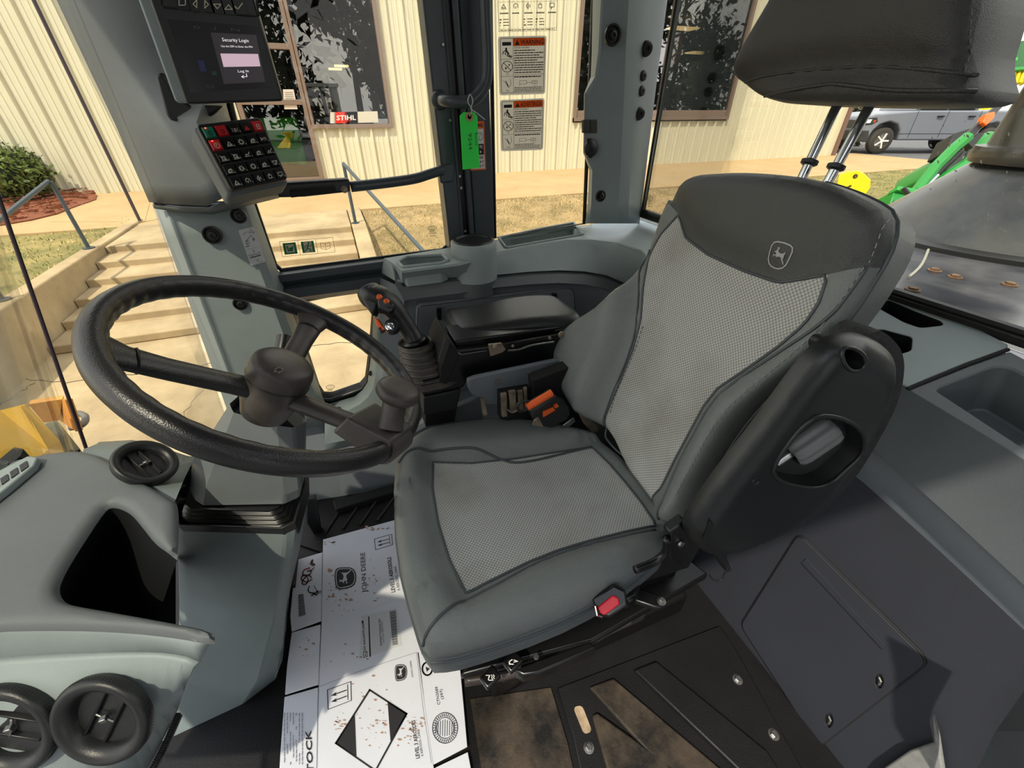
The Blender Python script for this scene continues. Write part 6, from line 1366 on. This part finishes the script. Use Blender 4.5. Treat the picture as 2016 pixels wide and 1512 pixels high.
def warn(title,sub,no,yes,seed):
    def f(q):
        q.m(SILV,1).rrect(0,0,10,12,.6); q.m(BLKP,2).line([(a.x,a.y) for a in rounded([(.45,.5,0),(9.6,.5,0),(9.6,11.6,0),(.45,11.6,0)],.4)],.1,True)
        q.m(ORGP,2).rect(3.05,10.1,9.55,11.55); q.m(BLKP,3).line([(3,.5),(3,11.6)],.07).line([(.45,7.5),(3,7.5)],.07).line([(.45,4),(3,4)],.07).line([(3,4.3),(9.6,4.3)],.07).line([(3,10.1),(9.6,10.1)],.06)
        q.poly([(3.35,10.3),(4.35,10.3),(3.85,11.3)]); q.m(ORGP,4).rect(3.81,10.6,3.89,11.0); q.m(BLKP,3).text(title,4.5,10.35,.95,4.85,bold=True)
        q.rect(.8,10.2,2.6,10.9); person(q,.7,7.75,2.1)
        q.circ(1.75,6.0,1.1,.13,24); q.line([(1.0,6.8),(2.5,5.2)],.13); q.rect(1.3,5.5,1.6,5.9).rect(2.0,6.2,2.3,6.5).rect(1.7,5.8,1.9,6.1); q.text(no,1.45,4.3,.32,.6)
        q.line([(.9,3.2),(2.0,1.6),(2.5,2.3),(2.3,3.5)],.08); q.line([(1.4,3.0),(1.9,1.9)],.18); q.text(yes,1.3,.8,.36,.8)
        q.text(sub,3.2,9.6,.3,3.2,bold=True); q.micro(3.2,4.5,9.4,9.45,10,.42,seed)
        q.micro(3.2,3.55,9.2,4.15,1,.45,seed+3); q.line([(4.3,2.0),(4.3,3.0),(5.8,3.0),(5.8,2.3),(4.4,2.3)],.07).line([(5.8,2.6),(7.0,2.6)],.07); q.frame(7,2.3,8.1,2.95,.07); q.line([(7.3,1.9),(8.2,1.9)],.05); q.circ(7.6,2.62,.2,.06)
        q.micro(3.2,.65,9.3,1.75,3,.42,seed+5)
    return f
decal('warning_decal',[(983,188),(1073,185),(1076,70),(980,72)],VD,10,12,'silver and orange WARNING crush hazard decal on the window, upper of the pair',warn('WARNING','CRUSH HAZARD','NO','YES',1))
decal('warning_decal',[(986,298),(1069,295),(1072,193),(984,197)],VD,10,12,'silver and orange ADVERTENCIA decal on the window, below the English one',warn('ADVERTENCIA','¡PELIGRO DE APLASTAMIENTO!','NO','SI',9))
YP=mat('yellow_print',rgb(214,190,90),.6); CLR=mat('chart_paper',rgb(226,214,178),.6)
def chart(q):
    q.m(mat('chart_line',rgb(96,88,70),.6),2).frame(.1,.1,9.9,11.9,.06)
    for i in range(1,5): q.line([(i*2,.5),(i*2,11.9)],.04)
    for j in range(3): q.line([(.1,.5+j*3.85),(9.9,.5+j*3.85)],.04)
    for i in range(5):
        for j in range(3):
            x=i*2+.15; y=.6+j*3.85; q.m(MATS['chart_line'],2); icon(q,[20,21,22,23,24,10,16,17,14,19,6,7,8,12,2][j*5+i],x+.3,y+2.6,1.1)
            q.micro(x+.2,y+1.9,x+1.6,y+2.4,1,.4,i*3+j); 
            if (i+j)%3!=1:
                q.micro(x+.7,y+.2,x+1.6,y+1.5,3,.35,i+j*7); q.m(YP,2)
                for z in range(3): q.rect(x+.1,y+.3+z*.42,x+.1+.12*(1+(z+i)%3),y+.5+z*.42)
    q.m(MATS['chart_line'],2).micro(.3,.18,9.6,.42,1,.5,77)
decal('key_chart_decal',[(981,64),(1096,61),(1102,-110),(974,-110)],VD,10,12,'cream function chart decal with black icons at the top of the window',chart)
EXG=mat('exit_green',rgb(28,140,84),.5)
def exitd(q):
    q.m(mat('thin_brown',rgb(120,90,60),.6),2).frame(0,0,9,2.6,.06).line([(3,0),(3,2.6)],.06).line([(6,0),(6,2.6)],.06)
    q.m(EXG,2).rect(.45,.3,2.6,2.3).rect(3.45,.3,5.6,2.3); q.m(mat('cream_white',rgb(240,230,200),.6),3).rect(.85,.6,2.2,2.0).rect(3.85,.3,5.2,2.3)
    q.m(EXG,4).line([(1.1,1.7),(1.2,.95),(1.8,.95),(2.0,1.6)],.22).rect(1.35,1.1,1.9,1.5); q.line([(4.6,1.7),(4.35,1.1),(4.0,.7)],.18).line([(4.4,1.15),(4.8,.9),(4.9,.5)],.16).line([(4.5,1.55),(4.9,1.4),(5.1,1.6)],.12).line([(4.5,1.6),(4.1,1.5),(4.0,1.2)],.12).circ(4.72,1.95,.16)
    q.m(MATS['thin_brown'],3).line([(6.7,.8),(6.7,1.8),(7.4,1.65),(7.5,1.55),(7.6,1.65),(8.3,1.8),(8.3,.8),(7.6,.65),(7.5,.55),(7.4,.65)],.07,True).line([(7.5,.6),(7.5,1.55)],.06).line([(6.9,1.1),(7.3,1.05)],.05).line([(7.7,1.05),(8.1,1.1)],.05)
decal('emergency_exit_sticker',[(556,505),(660,496),(655,467),(550,476)],1.18,9,2.6,'strip of three emergency exit pictograms in green and cream on the side window',exitd)
def lever(q):
    q.m(mat('label_white',rgb(206,208,210),.5),1).rrect(0,0,4,8,.3); q.m(BLKP,2); q.line([(.2,3.6),(3.8,3.6)],.03)
    for a,b_ in [((.8,6.8),(1.6,7.2)),((1.2,5.6),(2.6,6.4)),((2.6,6.4),(3.0,5.2)),((1.2,5.6),(1.0,4.6)),((2.0,7.2),(3.0,6.9))]: q.line([a,b_],.08)
    q.circ(3.0,7.4,.22,.06).circ(3.4,6.9,.18,.06).circ(2.9,5.4,.25,.07); q.frame(.8,4.7,1.5,5.5,.07); q.micro(.4,4.1,1.6,4.4,1,.5,3)
    for k in range(5): q.circ(.6+k*.65,2.3-(.2 if k%2 else 0),.2,.06)
    q.micro(.5,1.5,3.4,1.9,1,.5,5); q.circ(2.0,3.0,.18,.06).circ(2.1,.8,.2,.06); q.micro(2.4,.25,3.7,.4,1,.5,8)
decal('instruction_label',[(494,523),(523,515),(500,446),(469,453)],1.095,4,8,'small white line-drawing instruction label on the corner pillar',lever,cat='label')
def sbelt(q):
    q.m(MATS['orange_print'],1).rrect(0,0,5,12,.4); q.m(mat('label_w2',rgb(240,240,236),.5),2).rect(.4,.4,4.6,10.2); q.m(BLKP,3).text('WARNING',.5,10.7,.75,4.0,bold=True); q.circ(3.4,8.4,.9,.12); q.line([(3.0,7.8),(3.6,8.9)],.1); q.rect(1.0,3.9,4.5,6.6); q.m(MATS['label_w2'],4).rect(3.2,5.6,3.5,6.3).rect(3.8,5.4,4.0,6.3).rect(3.2,4.4,3.6,4.9); q.m(BLKP,3).text('USE',1.9,2.9,.65,2.4,bold=True).text('SEAT',1.8,1.8,.65,2.6,bold=True).text('BELT',1.8,.75,.65,2.6,bold=True)
decal('seat_belt_decal',[(926,336),(957,334),(953,238),(922,240)],1.146,5,12,'orange bordered seat belt warning decal on the dark post behind the tag',sbelt)
INKG=mat('etched_brown',rgb(120,104,80),.7)
def logo(q): q.m(INKG,1).circ(5,7.4,3.4,.35,24,.42).text('GLASS',3.0,7.0,.9,4.0).micro(2.4,4.6,7.6,5.6,1,.5,3).micro(1.6,2.8,8.4,4.2,2,.45,4).micro(2.6,.8,7.4,2.2,2,.45,6)
for i,(cx,cy,v,w) in enumerate([(852,455,1.184,24),(651,768,1.17,24),(1281,397,1.14,16)]):
    decal('glass_mark',[(cx-w/2,cy+14),(cx+w/2,cy+12),(cx+w/2-1,cy-14),(cx-w/2-1,cy-12)],v,10,10,['small etched glass mark at the lower corner of the big side window','small etched glass mark at the bottom of the low side pane','small etched glass mark beside the rear corner pillar'][i],logo,cat='mark')
# ================================================================ FLATTENED CARTON ON THE FLOOR
CB=mat('carton_white',rgb(226,228,236),.75,nscale=5,namt=.04,bump=.3,bscale=60)
CT=thing('flattened_carton','flattened white aerosol carton with black print lying as a mat on the cab floor','cardboard box',PZ(740,1300,0))
zc_=.014
def flap(L,nm,dz=0): return M().use(CB).prism([PZ(x,y,zc_+dz) for x,y in L],(0,0,-.004)).build(nm,None,CT,bev=.001)
flap([(636,1062),(776,1024),(850,1004),(880,1150),(900,1250),(822,1284),(862,1570),(623,1580),(628,1350),(633,1226)],'main_panel')
flap([(585,1102),(635,1087),(632,1222),(574,1243),(571,1213),(577,1150)],'side_flap',-.001)
flap([(574,1245),(631,1229),(627,1347),(561,1367),(565,1310)],'side_flap',-.001)
flap([(560,1372),(626,1353),(622,1580),(546,1580),(552,1480)],'side_flap',-.001)
flap([(824,1283),(900,1252),(912,1380),(920,1470),(853,1505),(838,1400)],'side_flap',-.001)
flap([(855,1512),(921,1480),(940,1580),(866,1580)],'side_flap',-.001)
def cz_(x,y): return PZ(540+x/3.0725,1020+y/3.0725,zc_+.0004)
cm=M()
CK=mat('carton_black',rgb(34,33,36),.7)
def CQ(L,W=1,Hh=1): 
    q=Quad([cz_(*p) for p in L],W,Hh,n=(0,0,1),eps=.0003,mm=cm); q.m(CK,1); return q
def T(L,s,bold=False,W=None):
    q=CQ(L,10,1.0); q.text(s,0,.05,.9,10,bold=bold)
for L in ([(500,428),(494,284),(362,298),(368,440)],[(806,985),(802,874),(727,885),(731,994)]):
    q=CQ(L,2,2); emblem(q,1,1,.98,0,mat('carton_w',rgb(205,207,214),.75),CK)
T([(562,447),(549,206),(518,212),(529,455)],'JOHN DEERE'); T([(842,962),(829,862),(818,864),(830,966)],'JOHN DEERE')
T([(733,447),(707,235),(681,240),(707,452)],'LEVEL 3 AEROSOLS',True); T([(762,434),(738,290),(722,293),(742,440)],'6 AEROSOL CANS')
T([(881,1452),(852,1221),(829,1225),(856,1457)],'LEVEL 3 AEROSOLS',True); T([(903,1438),(878,1283),(864,1286),(886,1442)],'6 AEROSOL CANS')
T([(1004,1128),(988,1020),(970,1023),(985,1131)],'CTN3589'); T([(1026,1095),(1014,1035),(998,1038),(1008,1098)],'(397)')
T([(556,804),(544,640),(530,642),(540,807)],'SW-AAG0479-604',True); T([(654,771),(643,610),(631,612),(640,774)],'SW059.TY25624.079',True); T([(667,755),(656,620),(646,621),(656,757)],'AG/CYCLE GREEN PAINT')
T([(241,1590),(224,1282),(186,1282),(198,1590)],'STOCK',True)
q=CQ([(515,855),(772,770),(740,545),(528,592)],10,10); q.m(mat('label_pale',rgb(212,214,214),.6),.4).rect(0,0,10,10)
q=CQ([(585,838),(575,595),(568,596),(576,840)],1,1); q.rect(0,0,1,1)
q=CQ([(565,838),(562,805),(536,812),(540,846)],4,4); q.frame(.2,.2,3.8,3.8,.5).rect(1.2,1.2,2,2.6).rect(2.6,.8,3.2,1.6)
q=CQ([(541,638),(539,620),(528,622),(530,640)],4,4); q.rect(0,0,4,4)
def bars(L,n,seed):
    q=CQ(L,n,1); rnd=random.Random(seed); x=0
    while x<n: w=.25+.9*rnd.random(); q.rect(x,0,min(n,x+w*.6),1); x+=w
bars([(748,764),(735,558),(697,566),(716,770)],26,3); bars([(190,584),(176,458),(145,463),(148,597)],20,5)
def arrows(L):
    q=CQ(L,4,4); q.frame(.1,.1,3.9,3.9,.13)
    for y in (1.3,2.5): q.line([(1.3,y),(3.1,y)],.22); q.poly([(.6,y),(1.6,y-.42),(1.3,y),(1.6,y+.42)])
    q.line([(3.35,.5),(3.35,3.5)],.12)
arrows([(610,195),(718,162),(712,95),(603,125)]); arrows([(322,1162),(470,1105),(467,985),(317,1038)])
# limited quantity diamond
q=CQ([(0,1536),(1229,1536),(1229,0),(0,0)],1229,1536)
q.p=lambda x,y,k=None: cz_(x,1536-y)+V3((0,0,q.eps*(q.lay if k is None else k)))
fy=lambda L: [(a,1536-b) for a,b in L]
q.line(fy([(577,1040),(800,1184),(612,1528),(372,1362)]),11,True); q.poly(fy([(685,1110),(806,1183),(703,1350)])); q.poly(fy([(487,1186),(370,1362),(497,1444)]))
q.circ(1033,1536-1270,76,4,36,1.22); q.circ(1033,1536-1270,52,3,30,1.22)
for i in range(9): q.line(fy([(1033+14*(i-4),1220+4*abs(i-4)),(1031+14*(i-4),1320-4*abs(i-4))]),3)
rnd=random.Random(6)
for i in range(34):
    w=i*2*math.pi/34; q.line([(1033+58*math.cos(w),266+58*1.22*math.sin(w)),(1033+70*math.cos(w),266+70*1.22*math.sin(w))],4)
q.circ(925,1536-912,30,9,20,1.3); q.poly(fy([(915,900),(940,912),(922,930)]))
q.m(mat('pen_red',rgb(205,44,80),.5),1)
def pen(L,w): q.line([(p.x,p.y) for p in spline([V3((a,b,0)) for a,b in fy(L)],5)],w)
pen([(225,360),(205,345),(178,370),(168,395),(190,400),(205,375),(190,345),(170,350),(165,372),(192,385),(228,372)],6); pen([(215,300),(180,315),(175,345),(215,340),(222,318),(200,322)],6); pen([(222,318),(240,300)],5); pen([(215,275),(232,285),(245,280),(222,270),(232,252),(228,275)],5)
q.m(CK,1); pen([(212,412),(205,435),(215,450),(240,455),(255,465),(262,442),(225,470)],6); pen([(240,410),(262,445)],4)
q.m(mat('print_faint',rgb(120,122,128),.7),1)
for r_ in range(7): 
    x=62+r_*18; yy_=1180
    rnd=random.Random(r_)
    while yy_<1480: h=8+22*rnd.random(); q.line(fy([(x,yy_),(x-1,min(1490,yy_+h))]),4); yy_+=h+8+(60 if rnd.random()<.2 else 0)
q.m(mat('fold_line',rgb(226,228,232),.7),.5); q.line(fy([(286,638),(700,505),(775,478)]),4); q.m(mat('fold_shadow',rgb(160,160,168),.8),.5).line(fy([(270,1020),(560,910),(860,812)]),3).line(fy([(290,205),(286,640),(268,1040),(260,1500)]),3).line(fy([(860,812),(900,1150),(950,1480)]),3)
q.m(mat('mud_spatter',rgb(176,142,124),.85),.6)
rnd=random.Random(12)
for (cx,cy,rx,ry,n) in [(400,420,110,150,70),(600,380,60,120,22),(330,150,60,12,12),(620,60,110,14,26),(640,1220,190,230,60),(850,1260,60,90,46),(400,1240,60,90,22),(200,760,60,120,12),(460,850,160,130,14)]:
    for _ in range(n):
        x=cx+rnd.gauss(0,.45)*rx; y=cy+rnd.gauss(0,.45)*ry; r=1.5+abs(rnd.gauss(0,4)); pts=[]
        for k in range(7): w=k*.9; rr3=r*(.5+.8*rnd.random()); pts.append((x+rr3*math.cos(w)*1.3,1536-y+rr3*math.sin(w)*.7))
        q.poly(pts)
cm.build('print_and_marks',None,CT)
# hand-written dirt specks on the exhaust window
sp4=thing('water_spots','scatter of dried water spots on the rear window beside the exhaust stack','spots',(UR-.002,.35,.9)); sp4['kind']='stuff'
ms=M().use(mat('spot_white',rgb(190,190,184),.8)); rnd=random.Random(5)
for _ in range(60):
    x=1830+rnd.random()*186; y=230+rnd.random()*260; p=PU(x,y,UR-.0015); a=rnd.random()*.8+.4; l=.0012+.0028*rnd.random()**2
    ms.poly([p+V3((0,l*math.cos(a),l*math.sin(a))),p+V3((0,-l*.35*math.sin(a),l*.35*math.cos(a))),p-V3((0,l*math.cos(a),l*math.sin(a))),p+V3((0,l*.35*math.sin(a),-l*.35*math.cos(a)))])
o=ms.build('specks',None,sp4)
# ================================================================ LIGHT, SKY, CAMERA
w=bpy.data.worlds.new('sky'); bpy.context.scene.world=w; w.use_nodes=True; nt=w.node_tree; nt.nodes.clear(); N=nt.nodes; Lk=nt.links.new
out=N.new('ShaderNodeOutputWorld'); bg=N.new('ShaderNodeBackground'); Lk(bg.outputs[0],out.inputs[0])
tc=N.new('ShaderNodeTexCoord'); sp=N.new('ShaderNodeSeparateXYZ'); Lk(tc.outputs['Generated'],sp.inputs[0])
rr=N.new('ShaderNodeValToRGB'); e=rr.color_ramp.elements; e[0].position=0; e[0].color=(.90,.90,.90,1); e[1].position=.8; e[1].color=(.55,.66,.85,1); Lk(sp.outputs['Z'],rr.inputs[0])
n=N.new('ShaderNodeTexNoise'); n.inputs['Scale'].default_value=2.6; n.inputs['Detail'].default_value=8; n.inputs['Roughness'].default_value=.55; mp=N.new('ShaderNodeMapping'); mp.inputs['Scale'].default_value=(1,1,2.6); Lk(tc.outputs['Generated'],mp.inputs[0]); Lk(mp.outputs[0],n.inputs['Vector'])
cr=N.new('ShaderNodeValToRGB'); cr.color_ramp.elements[0].position=.42; cr.color_ramp.elements[0].color=(0,0,0,1); cr.color_ramp.elements[1].position=.58; cr.color_ramp.elements[1].color=(1,1,1,1); Lk(n.outputs['Fac'],cr.inputs[0])
mx=N.new('ShaderNodeMix'); mx.data_type='RGBA'; Lk(cr.outputs[0],mx.inputs['Factor']); Lk(rr.outputs[0],mx.inputs['A']); mx.inputs['B'].default_value=(1.0,.97,.93,1); Lk(mx.outputs['Result'],bg.inputs['Color'])
bg.inputs['Strength'].default_value=SKY
sd=bpy.data.lights.new('sun','SUN'); sd.energy=SUN; sd.angle=math.radians(1.2); sd.color=(1,.93,.80); so=bpy.data.objects.new('sun',sd); SC.objects.link(so)
so.rotation_euler=V3(SUNDIR).to_track_quat('-Z','Y').to_euler(); so.location=(0,0,20)
cd=bpy.data.cameras.new('camera'); co=bpy.data.objects.new('camera',cd); SC.objects.link(co)
co.location=EYE; co.rotation_euler=(math.pi/2-PITCH,0,-YAW); cd.sensor_fit='HORIZONTAL'; cd.sensor_width=36; cd.lens=36*FPX/2016; cd.clip_start=.02; cd.clip_end=300
sc=bpy.context.scene; sc.camera=co
sc.view_settings.view_transform='Standard'; sc.view_settings.look='None'; sc.view_settings.gamma=1; sc.view_settings.use_curve_mapping=False; sc.view_settings.exposure=EXPO
sc.cycles.max_bounces=8; sc.cycles.transparent_max_bounces=16; sc.cycles.diffuse_bounces=4; sc.cycles.glossy_bounces=3; sc.cycles.caustics_reflective=False; sc.cycles.caustics_refractive=False; sc.cycles.sample_clamp_indirect=6
